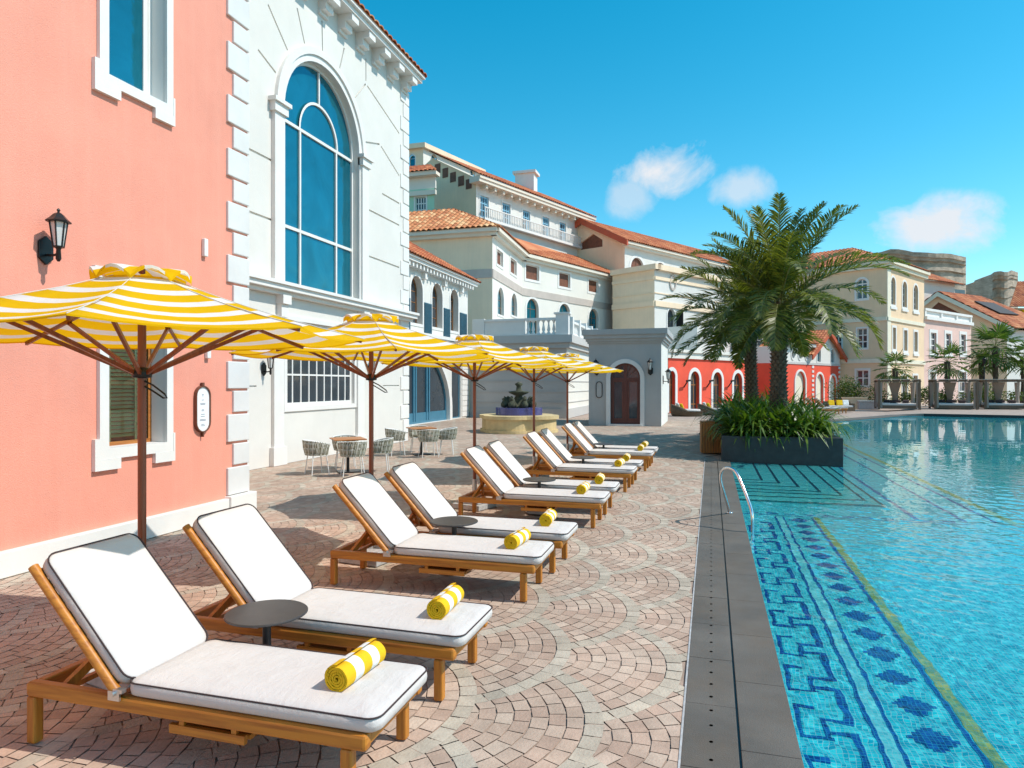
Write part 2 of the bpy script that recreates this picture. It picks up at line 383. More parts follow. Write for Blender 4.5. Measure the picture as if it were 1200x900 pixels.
# ------------------------------------------------------------------ walls with real openings
def loop_rect(s0, s1, z0, z1): return [(s0, z0), (s1, z0), (s1, z1), (s0, z1)]
def loop_arch(s0, s1, z0, z1, n=14, point=0.0):
    r = (s1 - s0) / 2; c = (s0 + s1) / 2; rise = min(r, (z1 - z0) * .8); zs = z1 - rise
    L_ = [(s0, z0), (s1, z0)]
    for i in range(n + 1):
        a = PI * i / n
        L_.append((c + r * math.cos(a), zs + rise * math.sin(a)))
    return L_
class Wall:
    def __init__(s, a, b, flip=False):
        s.a = V((a[0], a[1], 0)); s.b = V((b[0], b[1], 0)); s.L = (s.b - s.a).length
        s.u = (s.b - s.a) / s.L; s.n = V((s.u.y, -s.u.x, 0)) * (-1 if flip else 1); s.holes = []; s.slits = []
    def pt(s, q, z, o=0.0): return s.a + s.u * q + s.n * o + V((0, 0, z))
    def px(s, x, y, o=0.0):
        r = ray(x, y); t = (s.a + s.n * o - CAM).dot(s.n) / r.dot(s.n); p = CAM + r * t
        return ((p - s.a).dot(s.u), p.z)
    def rpx(s, x0, y0, x1, y1):
        s0 = s.px(x0, y0)[0]; s1 = s.px(x1, y0)[0]; xm = (x0 + x1) / 2
        return (s0, s1, s.px(xm, y1)[1], s.px(xm, y0)[1])
    def build(s, outer, name, m, parent, reveal=.15, revmat=None):
        mb = MB(); loops = [outer] + s.holes
        flat = [p for l in loops for p in l]
        tris = tessellate_polygon([[V((x, z, 0)) for x, z in l] for l in loops])
        mb.add([s.pt(x, z) for x, z in flat], [tuple(t) for t in tris], 0)
        for h in s.holes:
            rv = .05 if h in s.slits else reveal
            n = len(h)
            mb.add([s.pt(x, z) for x, z in h] + [s.pt(x, z, -rv) for x, z in h], [(i, (i + 1) % n, n + (i + 1) % n, n + i) for i in range(n)], 0 if h in s.slits or not revmat else 1)
            if h in s.slits: mb.poly([s.pt(x, z, -rv) for x, z in h], 0)
        return mb.build(name, [m, revmat] if revmat else m, parent)
    def ring(s, mb, A, B, o0, o1, mi=0):
        n = len(A)
        for i in range(n):
            j = (i + 1) % n
            mb.add([s.pt(*A[i], o1), s.pt(*A[j], o1), s.pt(*B[j], o1), s.pt(*B[i], o1)], [(0, 1, 2, 3)], mi)
            mb.add([s.pt(*A[i], o0), s.pt(*A[j], o0), s.pt(*A[j], o1), s.pt(*A[i], o1)], [(0, 1, 2, 3)], mi)
            mb.add([s.pt(*B[i], o0), s.pt(*B[j], o0), s.pt(*B[j], o1), s.pt(*B[i], o1)], [(0, 1, 2, 3)], mi)
    def slab(s, mb, s0, s1, z0, z1, o0, o1, mi=0):
        mb.prism([s.pt(s0, z0, o0), s.pt(s1, z0, o0), s.pt(s1, z0, o1), s.pt(s0, z0, o1)], (0, 0, z1 - z0), mi)
    def groove(s, p, q, w=.055):
        p, q = V((*p, 0)), V((*q, 0)); d = (q - p).normalized(); n = V((-d.y, d.x, 0)) * w / 2
        h = [tuple((p - n)[:2]), tuple((q - n)[:2]), tuple((q + n)[:2]), tuple((p + n)[:2])]
        s.holes.append(h); s.slits.append(h)
def window(w, par, box, arch=False, rec=.12, fr=.06, nx=2, nz=3, fm='trim', gm='darkwin', surround=0.0, sm='trim', proud=.04, sill=0.0, name='window', label=None, hole=True, bar=.03, zbars=None, open_bottom=False):
    s0, s1, z0, z1 = box
    if s1 < s0: s0, s1 = s1, s0
    lp = loop_arch if arch else loop_rect
    A = lp(s0, s1, z0, z1)
    if hole: w.holes.append(A)
    B = lp(s0 + fr, s1 - fr, z0 + fr, z1 - fr)
    mb = MB(); w.ring(mb, A, B, -rec - .04, -rec)
    r = (s1 - s0) / 2; c = (s0 + s1) / 2
    rise = min(r, (z1 - z0) * .8)
    def top(x):
        if not arch: return z1 - fr
        t = max(0, 1 - ((x - c) / r) ** 2); return z1 - rise + rise * math.sqrt(t) - fr
    for i in range(1, nx):
        x = s0 + (s1 - s0) * i / nx
        w.slab(mb, x - bar / 2, x + bar / 2, z0 + fr, top(x), -rec - .035, -rec - .004)
    zt = z1 - rise if arch else z1
    zl = zbars if zbars is not None else [z0 + (zt - z0) * j / nz for j in range(1, nz + (1 if arch else 0))]
    for z in zl: w.slab(mb, s0 + fr, s1 - fr, z - bar / 2, z + bar / 2, -rec - .033, -rec - .006)
    win = mb.build(name, fm, par)
    if label: win['label'] = label
    g = MB(); g.poly([w.pt(x, z, -rec - .025) for x, z in A]); g.build('pane', gm, win)
    if surround:
        mb = MB(); C_ = lp(s0 - surround, s1 + surround, z0 - (0 if open_bottom else surround), z1 + surround)
        w.ring(mb, C_, A, -.005, proud); mb.build('surround', sm, win)
    if sill:
        mb = MB(); w.slab(mb, s0 - surround - .06, s1 + surround + .06, z0 - surround - sill, z0 - surround + .002, -.005, proud + .07); mb.build('sill', sm, win)
    return win

# ------------------------------------------------------------------ tiled roofs: real barrel tiles on a polygon with a straight eave
def roof_face(par, a, b, others, m='roof', tw=.3, tl=.42, name='roof', lift=.06, close=True):
    a, b = V(a), V(b); u = (b - a).normalized()
    far = max(others, key=lambda p: ((V(p) - a) - u * (V(p) - a).dot(u)).length)
    t = (V(far) - a); t = (t - u * t.dot(u)).normalized(); n = u.cross(t)
    if n.z < 0: n = -n
    poly = [((V(p) - a).dot(u), (V(p) - a).dot(t)) for p in [a, b] + list(others)]
    smin, smax = min(p[0] for p in poly), max(p[0] for p in poly)
    def rng(q):
        ts = []
        for i in range(len(poly)):
            (x0, y0), (x1, y1) = poly[i], poly[(i + 1) % len(poly)]
            if (x0 - q) * (x1 - q) <= 0 and abs(x1 - x0) > 1e-9: ts.append(y0 + (y1 - y0) * (q - x0) / (x1 - x0))
        return (min(ts), max(ts)) if ts else (0, 0)
    mb = MB(); nc = max(1, round((smax - smin) / tw)); K = 4
    qs = [smin + (smax - smin) * (i / (nc * K)) for i in range(nc * K + 1)]
    rr = [rng(min(max(q, smin + 1e-4), smax - 1e-4)) for q in qs]
    def hh(i):
        f = (i % K) / K
        return [0, .75, 1.0, .75][i % K] * lift
    tmax = max(r_[1] for r_ in rr); rows = max(1, math.ceil(tmax / tl))
    for i in range(len(qs) - 1):
        for j in range(rows):
            t0, t1 = j * tl, (j + 1) * tl
            pa0, pa1 = min(max(t0, rr[i][0]), rr[i][1]), min(max(t1, rr[i][0]), rr[i][1])
            pb0, pb1 = min(max(t0, rr[i + 1][0]), rr[i + 1][1]), min(max(t1, rr[i + 1][0]), rr[i + 1][1])
            if pa1 - pa0 < 1e-5 and pb1 - pb0 < 1e-5: continue
            up, dn = .03, 0.0
            vs = [a + u * qs[i] + t * pa0 + n * (hh(i) + up), a + u * qs[i + 1] + t * pb0 + n * (hh(i + 1) + up),
                  a + u * qs[i + 1] + t * pb1 + n * (hh(i + 1) + dn), a + u * qs[i] + t * pa1 + n * (hh(i) + dn)]
            fi = len(mb.f); mb.add(vs, [(0, 1, 2, 3)], 0)
            uu = i // K + .5; vv = j + .5
            mb.uv[fi] = [(uu, vv)] * 4
            fi = len(mb.f); mb.add([vs[0], vs[1], vs[1] - n * .035, vs[0] - n * .035], [(0, 1, 2, 3)], 0); mb.uv[fi] = [(uu, vv)] * 4
    if close:
        fi = len(mb.f); mb.add([V(p) - n * .02 for p in [a, b] + list(others)], [list(range(2 + len(others)))], 0); mb.uv[fi] = [(.5, .5)] * (2 + len(others))
    return mb.build(name, m, par)
def hit_plane(px, py, p, n):
    r = ray(px, py); return CAM + r * ((V(p) - CAM).dot(n) / r.dot(n))
def roof_px(par, w, a, b, pitch, tops, m='roof', tw=.3, tl=.42, over=.45, lift=.06):
    """roof slope above wall w: eave from pixel a to pixel b, top corners as pixels, falling towards the wall's front"""
    pitch = math.radians(pitch)
    pa = w.pt(*w.px(*a, over), over); pb = w.pt(*w.px(*b, over), over)
    u = (pb - pa).normalized(); back = -w.n * math.cos(pitch) + UP * math.sin(pitch); n = u.cross(back).normalized()
    return roof_face(par, pa, pb, [hit_plane(*t, pa, n) for t in tops], m, tw, tl, lift=lift), pa, pb

# ================================================================== SETTING: ground, deck, pool
def mosaic(name, cols, size=.028, rough=.25, grout=(.35, .62, .66), gw=.09, blot=.5):
    m = bpy.data.materials.new(name)
    nt, N, L, bs = nodes_of(m)
    tc = N.new('ShaderNodeTexCoord'); dv = N.new('ShaderNodeVectorMath'); dv.operation = 'SCALE'; dv.inputs['Scale'].default_value = 1 / size
    # wobble put into the tile grid to imitate refraction by rippled water
    nz = N.new('ShaderNodeTexNoise'); nz.inputs['Scale'].default_value = 7; nz.inputs['Detail'].default_value = 2
    L.new(tc.outputs['Object'], nz.inputs['Vector'])
    of = N.new('ShaderNodeVectorMath'); of.operation = 'MULTIPLY_ADD'; of.inputs[1].default_value = (.03, .03, 0)
    L.new(nz.outputs['Color'], of.inputs[0]); L.new(tc.outputs['Object'], of.inputs[2])
    L.new(of.outputs['Vector'], dv.inputs[0])
    fl = N.new('ShaderNodeVectorMath'); fl.operation = 'FLOOR'; L.new(dv.outputs['Vector'], fl.inputs[0])
    fr = N.new('ShaderNodeVectorMath'); fr.operation = 'FRACTION'; L.new(dv.outputs['Vector'], fr.inputs[0])
    wn = N.new('ShaderNodeTexWhiteNoise'); wn.noise_dimensions = '3D'; L.new(fl.outputs['Vector'], wn.inputs['Vector'])
    nb = N.new('ShaderNodeTexNoise'); nb.inputs['Scale'].default_value = 2.2; nb.inputs['Detail'].default_value = 6; nb.inputs['Distortion'].default_value = 1.2  # tile tone blotches, also standing in for rippled light on the floor
    L.new(tc.outputs['Object'], nb.inputs['Vector'])
    ad = N.new('ShaderNodeMath'); ad.operation = 'MULTIPLY_ADD'; ad.inputs[1].default_value = blot * 1.6
    mu = N.new('ShaderNodeMath'); mu.operation = 'MULTIPLY_ADD'; mu.inputs[1].default_value = 1 - blot * .4; mu.inputs[2].default_value = -blot * .6
    L.new(wn.outputs['Value'], mu.inputs[0]); L.new(nb.outputs['Fac'], ad.inputs[0]); L.new(mu.outputs['Value'], ad.inputs[2])
    cr = N.new('ShaderNodeValToRGB'); e = cr.color_ramp.elements
    e[0].color = (*cols[0], 1); e[1].color = (*cols[2], 1); k = e.new(.5); k.color = (*cols[1], 1)
    L.new(ad.outputs['Value'], cr.inputs['Fac'])
    sp = N.new('ShaderNodeSeparateXYZ'); L.new(fr.outputs['Vector'], sp.inputs[0])
    mn = N.new('ShaderNodeMath'); mn.operation = 'MINIMUM'; L.new(sp.outputs['X'], mn.inputs[0]); L.new(sp.outputs['Y'], mn.inputs[1])
    lt = N.new('ShaderNodeMath'); lt.operation = 'LESS_THAN'; lt.inputs[1].default_value = gw; L.new(mn.outputs['Value'], lt.inputs[0])
    mx = N.new('ShaderNodeMix'); mx.data_type = 'RGBA'; L.new(lt.outputs['Value'], mx.inputs['Factor'])
    L.new(cr.outputs['Color'], mx.inputs['A']); mx.inputs['B'].default_value = (*grout, 1)
    L.new(mx.outputs['Result'], bs.inputs['Base Color']); bs.inputs['Roughness'].default_value = rough
    return m
M['mos'] = mosaic('turquoise_mosaic', ((.0, .30, .47), (.004, .44, .60), (.07, .62, .72)))
M['mosdeep'] = mosaic('teal_mosaic', ((.0, .285, .42), (.0, .52, .615), (.07, .72, .765)), blot=.3)
M['mosstep'] = mosaic('pale_turquoise_mosaic', ((.02, .38, .42), (.03, .52, .54), (.10, .62, .62)))
M['mospale'] = mosaic('aqua_mosaic', ((.05, .48, .56), (.10, .62, .66), (.22, .74, .76)))
M['mosblue'] = mosaic('cobalt_mosaic', ((.0, .012, .13), (.002, .035, .28), (.006, .10, .42)), grout=(.02, .26, .44), gw=.13)
M['mosgold'] = mosaic('gold_green_mosaic', ((.10, .28, .12), (.28, .38, .06), (.45, .42, .05)), grout=(.15, .40, .35))
M['mosdark'] = mosaic('dark_nosing_mosaic', ((.005, .03, .07), (.01, .05, .1), (.02, .09, .16)), grout=(.02, .1, .14))

def water_mat():
    m = bpy.data.materials.new('pool_water')
    nt, N, L, bs = nodes_of(m); N.remove(bs)
    g = N.new('ShaderNodeBsdfGlass'); g.inputs['IOR'].default_value = 1.33; g.inputs['Roughness'].default_value = 0.0; g.inputs['Color'].default_value = (.90, .995, 1, 1)
    L.new(g.outputs['BSDF'], N['Material Output'].inputs['Surface'])
    return m
M['water'] = water_mat()

POOL = [(.463, -4), (45, -4), (45, 40.4), (17.84, 47.2), (12.85, 48.5), (11.84, 48.0), (9.42, 44.1), (7.43, 41.0), (5.6, 38.4), (4.0, 36.4), (2.5, 34.2), (1.2, 31.6), (.6, 29.6), (.463, 28)]
def flat(name, loops, z, m, kind='structure', **k):
    fl = [p for l in loops for p in l]
    tr = tessellate_polygon([[V((x, y, 0)) for x, y in l] for l in loops])
    mb = MB(); mb.add([(x, y, z) for x, y in fl], [tuple(t) for t in tr])
    bm = bmesh.new(); o = mb.build(name, m); bm.from_mesh(o.data)
    for f_ in bm.faces:
        if f_.normal.z < 0: f_.normal_flip()
    bm.to_mesh(o.data); bm.free(); o.data.update(); o['kind'] = kind; return o
flat('ground', [[(-900, -300), (900, -300), (900, 1500), (-900, 1500)], [(-70, -12), (80, -12), (80, 160), (-70, 160)]], -.06, 'ground')
flat('pool_deck', [[(-70, -12), (80, -12), (80, 160), (-70, 160)], POOL], -.02, 'deckfar')
# pool shell: walls and floor
mb = MB()
n = len(POOL)
for i in range(n):
    (x0, y0), (x1, y1) = POOL[i], POOL[(i + 1) % n]
    mb.poly([(x0, y0, -.62), (x1, y1, -.62), (x1, y1, -.019), (x0, y0, -.019)])
structure(mb.build('pool_wall', 'mos'))
ZF = -.36; KF = (EYE - ZF) / 2.6 * .908     # floor level; the border was measured for a floor at -0.6
flat('pool_floor', [POOL], ZF, 'mosdeep')
def ripple(x, y):
    k = 1.0 if y < 14 else max(.28, 1 - (y - 14) / 10)
    n = noise.noise
    return k * (.0040 * n(V((x * 2.1 + y * .5, y * 2.6, .3))) + .0040 * n(V((x * 5.2, y * 4.3 - x, 4.1))) + 0.0038 * n(V((x * 11 + y * 3, y * 9, 8.7))) + .0017 * n(V((x * 19, y * 17 + x * 5, 2.2))))
xs = []; x = .2
while x < 45.2: xs.append(x); x += .025 if x < 5.5 else .06 if x < 9 else (.2 if x < 16 else .8)
ys = []; y = -4.1
while y < 49.5: ys.append(y); y += .2 if y < 2.4 else .028 if y < 12 else .06 if y < 20 else .16
wm_ = MB(); nx_ = len(xs)
wm_.v = [V((x, y, -.03 + ripple(x, y))) for y in ys for x in xs]
for j in range(len(ys) - 1):
    for i in range(nx_ - 1):
        wm_.f.append([j * nx_ + i, j * nx_ + i + 1, (j + 1) * nx_ + i + 1, (j + 1) * nx_ + i]); wm_.m.append(0); wm_.sm.append(True)
water = structure(wm_.build('pool_water', 'water'))
water.cycles.is_caustics_caster = True
# inlaid border of the pool floor
T = .028
pat = MB(); pal = MB(); gold = MB()
def strip(mb, x0, x1, y0, y1, z=-.595):
    if z < -.5: x0, x1, y0, y1, z = x0 * KF, x1 * KF, y0 * KF, y1 * KF, ZF + z + .6
    mb.poly([(x0, y0, z), (x1, y0, z), (x1, y1, z), (x0, y1, z)])
Y0, Y1 = -3.0, 13.9
P_ = .77; y = Y0
while y < Y1 - .8:
    w_ = .036
    strip(pat, .64, .64 + w_, y, y + .52)
    strip(pat, .64 + w_, .88, y, y + w_)
    strip(pat, .82, .82 + w_, y + w_, y + .33)
    strip(pat, .82 + w_, 1.06, y + .27, y + .33)
    strip(pat, 1.0, 1.06, y + .33, y + .90)
    strip(pat, .64 + w_, .80, y + .46, y + .52)
    strip(pat, .86, 1.0, y + .84, y + .90, -.594)
    y += P_
strip(pat, 1.16, 1.195, Y0, Y1); strip(pat, 1.30, 1.335, Y0, Y1); strip(pal, 1.195, 1.30, Y0, Y1)
strip(pat, 1.81, 1.855, Y0, Y1); strip(gold, 1.865, 1.965, Y0, Y1 + .1)
y = Y0 + .2
while y < Y1 - .2:
    for j in range(-3, 4):
        hw = (4 - abs(j)) * .042
        strip(pat, 1.575 - hw, 1.575 + hw, y + j * .05 - .024, y + j * .05 + .024)
    y += .53
for q in range(11):     # returns of the border in front of the steps
    strip(pat, .7 + q * .34, .9 + q * .34, 14.16, 14.24)
strip(pat, .5, 4.5, 14.02, 14.06)
for x0, x1, m_ in ((4.45, 4.52, pat), (4.52, 4.95, pal), (4.95, 5.02, pat), (5.2, 5.34, gold), (3.66, 3.74, pat)):
    strip(m_, x0, x1, 14.3, 33)
strip(gold, 5.34, 9.5, 14.3, 14.42)
structure(pat.build('pool_floor_blue_inlay', 'mosblue')); structure(pal.build('pool_floor_pale_inlay', 'mospale')); structure(gold.build('pool_floor_gold_inlay', 'mosgold'))
# submerged steps in front of the planter
for o_ in [o for o in COL.objects if o.name.startswith(('pool_floor', 'pool_wall'))]: o_.cycles.is_caustics_receiver = True
st = MB(); nose = MB(); CN = [(894.5, 563), (914.8, 566.5), (937.7, 571), (962.6, 576.3), (988.5, 581), (1015.8, 586.8), (1038, 593)]
for i, (px, py) in enumerate(CN):
    z = -.10 - .026 * i
    p = GP(px, py, z); p = p * ((2.03 + (-.03 - z) * .16) / (2 - z))
    st.box2((.4635, p.y, ZF - .02 + .002 * i), (p.x, 18.9, z))
    if i < 6 or True:
        strip(nose, .464, p.x, p.y, p.y + .07, z + .003); strip(nose, p.x - .055, p.x, p.y + .07, 18.5, z + .003)
st.box2((.4635, 17.2, -.5), (.80, 18.9, -.035))
for o_ in (structure(st.build('pool_steps', 'mosstep')), structure(nose.build('pool_step_nosing', 'mosdark'))): o_.cycles.is_caustics_receiver = True

# coping: two rows of dark stone slabs with a slot drain
cp = MB(); y = -3.0; k = 0
while y < 18.45:
    l = .74; y2 = min(y + l, 18.47)
    cp.box2((-.155, y, -.0195), (.143, y2 - .005, RND.uniform(-.001, .001)))
    y += l
y = -3.3
while y < 18.45:
    y2 = min(y + .9, 18.47)
    cp.box2((.157, max(y, -3), -.0195), (.466, y2 - .005, RND.uniform(-.001, .001)))
    y += .9
structure(cp.build('pool_coping', 'coping', bevel=.003))
dr = MB(); strip(dr, .143, .157, -3, 18.47, -.012)
y = -2.9
while y < 18.3:
    dr.lathe([(.011, 0), (.0, .0)], (.0, y, .0025), 10); y += .19
structure(dr.build('drain_holes', 'black'))
ed = MB(); strip(ed, -.168, -.1555, -3, 20, -.002); structure(ed.build('deck_edge_grout', 'block'))
fc = MB()
C2 = POOL[4:14]
for i in range(len(C2) - 1):
    a, b = V((*C2[i], 0)), V((*C2[i + 1], 0))
    def nrm(i):
        p, q = C2[max(0, i - 1)], C2[min(len(C2) - 1, i + 1)]
        d = V((q[0] - p[0], q[1] - p[1], 0)).normalized(); return V((d.y, -d.x, 0))
    na, nb = nrm(i) * .95, nrm(i + 1) * .95
    fc.prism([a - na * .02, b - nb * .02, b + nb, a + na], (0, 0, .03))
structure(fc.build('far_pool_coping', 'coping', fix=True))
pf = MB()
a, b = V((12.9, 48.45, 0)), V((17.84, 47.2, 0)); d = (b - a).normalized(); nn = V((-d.y, d.x, 0))
pf.prism([a - nn * .03 + V((0, 0, -.05)), a + d * 34 - nn * .03 + V((0, 0, -.05)), a + d * 34 + nn * 14 + V((0, 0, -.05)), a + nn * 14 + V((0, 0, -.05))], (0, 0, .18))
structure(pf.build('cabana_platform_floor', 'deckfar', fix=True))
pe = MB(); q0 = a - nn * .034 + V((0, 0, -.05)); q1 = q0 + d * 34; pe.poly([q0, q1, q1 + UP * .175, q0 + UP * .175]); structure(pe.build('cabana_platform_wall', 'platform'))
pt_ = MB(); pt_.poly([a + V((0, 0, .134)) + nn * .02, a + d * 34 + V((0, 0, .134)) + nn * .02, a + d * 34 + nn * 14 + V((0, 0, .134)), a + nn * 14 + V((0, 0, .134))])
structure(pt_.build('cabana_platform_paving', 'deckfar'))
rp_ = MB(); t0_, t1_ = a + UP * .1335 + nn * .02 + d * .01, a + UP * .1335 + nn * 14 + d * .01; b0_, b1_ = a - d * 2.2 - UP * .018 + nn * .02, a - d * 2.2 - UP * .018 + nn * 14
rp_.poly([t0_, b0_, b1_, t1_]); rp_.poly([t0_, b0_, t0_ - UP * .15]); structure(rp_.build('cabana_platform_added_slope', 'deckfar'))  # added slope that covers the platform's dark, shaded end face
PLA, PLD, PLN = a, d, nn

# fan-pattern paving: every paver its own face
pv = MB(); pv.col = []
RS = 1.05; DX, DY = .405, 1.035
BR = [(.575, .415, .315), (.555, .39, .295), (.60, .445, .345), (.53, .365, .275), (.585, .43, .33), (.61, .465, .36)]
ST = [(.57, .48, .375), (.54, .455, .355), (.60, .51, .405), (.52, .44, .345)]
rows = []; r = RS - .115; rows.append((r, RS, True))
while r > .16: rows.append((r - .106, r, False)); r -= .106
ix = 0
def inb(x, y):
    if x > -.10 and y < 19: return False
    if x > .25: return False
    if y < 1.2: return False
    if x < -7.15 and y < 9.0: return False
    if x < -10.4 and y < 21.9: return False
    if x < -14.1: return False
    if y > 33 and False: return False
    return True
while True:
    tx = .22 - DX * ix
    if tx < -14.6: break
    off = 4.85 + (0 if ix % 2 else DY)
    for jy in range(-3, 18):
        cy = off + jy * 2 * DY; cx = tx - RS
        if cy > 40 or (tx < -11 and cy < 20): continue
        tone = RND.uniform(.93, 1.07)
        far_ = math.hypot(cx, cy) > 17
        for r0, r1, stone in rows:
            rm = (r0 + r1) / 2
            a0 = -2.0; a1 = 2.0
            ln = .14 if stone else .130
            nb_ = max(3, int((a1 - a0) * rm / ln)); ph = RND.random() / nb_ * 2
            for q in range(nb_):
                t0 = a0 + (a1 - a0) * (q + ph) / nb_; t1 = a0 + (a1 - a0) * (q + 1 + ph) / nb_
                tm = (t0 + t1) / 2; x, y = cx + rm * math.cos(tm), cy + rm * math.sin(tm)
                if not inb(x, y): continue
                lim = RS - .05
                if (x - cx + DX) ** 2 + (y - cy - DY) ** 2 < lim * lim or (x - cx + DX) ** 2 + (y - cy + DY) ** 2 < lim * lim or (x - cx + 2 * DX) ** 2 + (y - cy) ** 2 < lim * lim: continue
                g = .0026 + .0018 * RND.random(); ga = g / rm
                vs = []
                for rr, tt in ((r0 + g, t0 + ga), (r1 - g, t0 + ga), (r1 - g, t1 - ga), (r0 + g, t1 - ga)):
                    tt += RND.uniform(-.003, .003); rr += RND.uniform(-.003, .003)
                    lx = rr * math.cos(tt)
                    vs.append((cx + lx, cy + rr * math.sin(tt), -.0115 + .006 * (lx + RS) / (2 * RS)))
                if r1 - r0 > .05 and t1 - t0 > ga * 3:
                    pv.add(vs, [(0, 1, 2, 3)])
                    c = RND.choice(ST if stone else BR); k = .87 * tone * RND.uniform(.90, 1.07)
                    pv.col.append(tuple(v * k for v in c))
    ix += 1
structure(pv.build('fan_pattern_paving', 'paver'))
bd = MB(); strip(bd, -14.2, -.16, .9, 40, -.016); structure(bd.build('paving_bed', 'mortar'))

# ================================================================== NEAR BUILDINGS
# ---- coral building on the left
pb = empty('coral_building', (-9.5, 2, 0), 'tall coral pink stucco building with white quoins and white window surrounds', 'building')
w = Wall((-7.05, -6), (-7.05, 9.1))
def pinkwin(z0, z1, blinds):
    s0, s1 = 6.49 + 6, 7.40 + 6
    w.holes.append(loop_rect(s0, s1, z0, z1))
    mb = MB()
    w.ring(mb, loop_rect(s0 - .13, s1 + .11, z0 - .13, z1 + .13), loop_rect(s0, s1, z0, z1), -.005, .05)
    for a_, b_ in ((s0 - .2, s0 + .17), (s1 - .2, s1 + .14)):
        w.slab(mb, a_, b_, z0 - .26, z0 - .131, -.005, .055); 
    w.slab(mb, s0 - .2, s0 - .131, z0 - .131, z0 + .12, -.005, .055); w.slab(mb, s1 + .111, s1 + .14, z0 - .131, z0 + .12, -.005, .055)
    if z1 < 5:
        w.slab(mb, s0 - .2, s1 + .16, z1 + .131, z1 + .26, -.005, .055)
    win = mb.build('window', 'trim', pb)
    f = MB(); w.ring(f, loop_rect(s0, s1, z0, z1), loop_rect(s0 + .055, s1 - .055, z0 + .05, z1 - .05), -.25, -.21)
    if not blinds: w.slab(f, s1 - .13, s1 - .056, z0 + .05, z1 - .05, -.245, -.215)
    f.build('frame', 'sillwood' if blinds else 'trim', win)
    if blinds:
        b = MB(); z = z0 + .12
        rot = Matrix.Rotation(math.radians(38), 3, 'Y')
        while z < z1 - .05:
            b.box((-7.30, (s0 + s1) / 2 - 6, z), (.055, s1 - s0 - .12, .006), 0, rot); z += .052
        for q in (.28, .72):
            b.box((-7.268, s0 - 6 + (s1 - s0) * q, (z0 + z1) / 2), (.004, .03, z1 - z0 - .1), 0)
        b.build('blind', 'blind', win)
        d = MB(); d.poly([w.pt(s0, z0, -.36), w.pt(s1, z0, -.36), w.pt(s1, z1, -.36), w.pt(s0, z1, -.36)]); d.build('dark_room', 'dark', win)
        g = MB(); g.poly([w.pt(s0 + .05, z0 + .04, -.215), w.pt(s1 - .05, z0 + .04, -.215), w.pt(s1 - .05, z1 - .04, -.215), w.pt(s0 + .05, z1 - .04, -.215)]); g.build('pane', 'pane', win)
    else:
        g = MB(); g.poly([w.pt(s0 + .05, z0 + .04, -.235), w.pt(s1 - .05, z0 + .04, -.235), w.pt(s1 - .05, z1 - .04, -.235), w.pt(s0 + .05, z1 - .04, -.235)]); g.build('pane', 'bluewin', win)
pinkwin(1.22, 3.15, True)
pinkwin(5.76, 8.3, False)
w.build(loop_rect(0, w.L, 0, 13.5), 'wall', 'pink', pb, .24, 'trim')
mb = MB(); mb.box2((-14, -6, 0), (-7.40, 9.098, 13.5)); mb.box2((-7.398, -6, 13.3), (-7.06, 9.098, 13.5)); mb.box2((-7.398, 9.0, 0), (-7.052, 9.0985, 13.3)); mb.build('rear_wall', 'pink', pb)
mb = MB(); mb.box2((-14.3, -6.2, 13.5), (-6.75, 9.4, 13.75)); mb.build('roof', 'trim', pb)
mb = MB(); k = 0; z = .31
while z < 13:
    mb.box2((-7.09, 8.61, z), (-7.008, 9.103, z + .415)); mb.box2((-7.09, 8.74, z + .45), (-7.012, 9.1025, z + .775)); z += .81
mb.build('quoins', 'quoin', pb, bevel=.012)
mb = MB(); mb.box2((-7.1, -6, 0), (-6.97, 9.02, .27)); mb.box2((-7.1, 8.58, 0), (-6.93, 9.18, .30)); mb.build('plinth', 'trim', pb, bevel=.01)

def lantern(name, loc, label, rotz=0, flip=False):
    """wall lantern, plate on the plane x=0, lamp towards +x"""
    t = empty(name, loc, label, 'wall lamp', 'black wall lanterns'); t.rotation_euler.z = rotz
    ORG[t.name] = V((0, 0, 0))
    m1 = MB()
    hexl = [(.0, .10 * a, .16 * b) for a, b in ((0, 1.0), (.85, .6), (.85, -.55), (0, -1.0), (-.85, -.55), (-.85, .6))]
    m1.prism(hexl, (.03, 0, 0)); m1.build('wall_plate', 'black', t, bevel=.006, fix=True)
    m1 = MB(); m1.tube([(.03, 0, -.05), (.12, 0, -.06), (.20, 0, -.045)], .014, 8); m1.tube([(.20, 0, -.13), (.20, 0, -.10), (.20, 0, 0), (.20, 0, .03)], [.012, .028, .022, .035], 8); m1.build('arm', 'black', t)
    m1 = MB(); n = 6; b0, b1 = .05, .085
    for k in range(n):
        a = 2 * PI * k / n
        m1.beam((.2 + b0 * math.cos(a), b0 * math.sin(a), .03), (.2 + b1 * math.cos(a), b1 * math.sin(a), .30), .012, .012)
    m1.lathe([(.056, .02), (.06, .035), (.05, .04)], (.2, 0, 0), 6, 0, False)
    m1.lathe([(.12, .295), (.125, .31), (.085, .345), (.05, .385), (.028, .40), (.012, .405), (.012, .42), (.02, .43), (.012, .445), (0, .455)], (.2, 0, 0), 6, 0, False)
    cage = m1.build('lamp_cage', 'black', t, fix=True)
    m1 = MB(); m1.lathe([(.046, .04), (.08, .297)], (.2, 0, 0), 6, 0, False); m1.build('glass', 'frost', cage, fix=True)
    return t
lantern('wall_lantern', (-7.05, 5.70, 3.47), 'black lantern on the coral wall, above the nearest striped parasol')
def sensor(loc, label):
    m1 = MB(); m1.box((0.03, 0, 0), (.06, .075, .26)); m1.v = [p + V(loc) for p in m1.v]
    o = m1.build('wall_sensor', 'trim', None, loc, bevel=.012); tag(o, label, 'sensor', 'small white sensor boxes'); return o
sensor((-7.05, 8.13, 3.97), 'small white box on the coral wall, higher of two near the quoins')
sensor((-7.05, 8.19, 2.50), 'small white box on the coral wall, just above the oval sign')
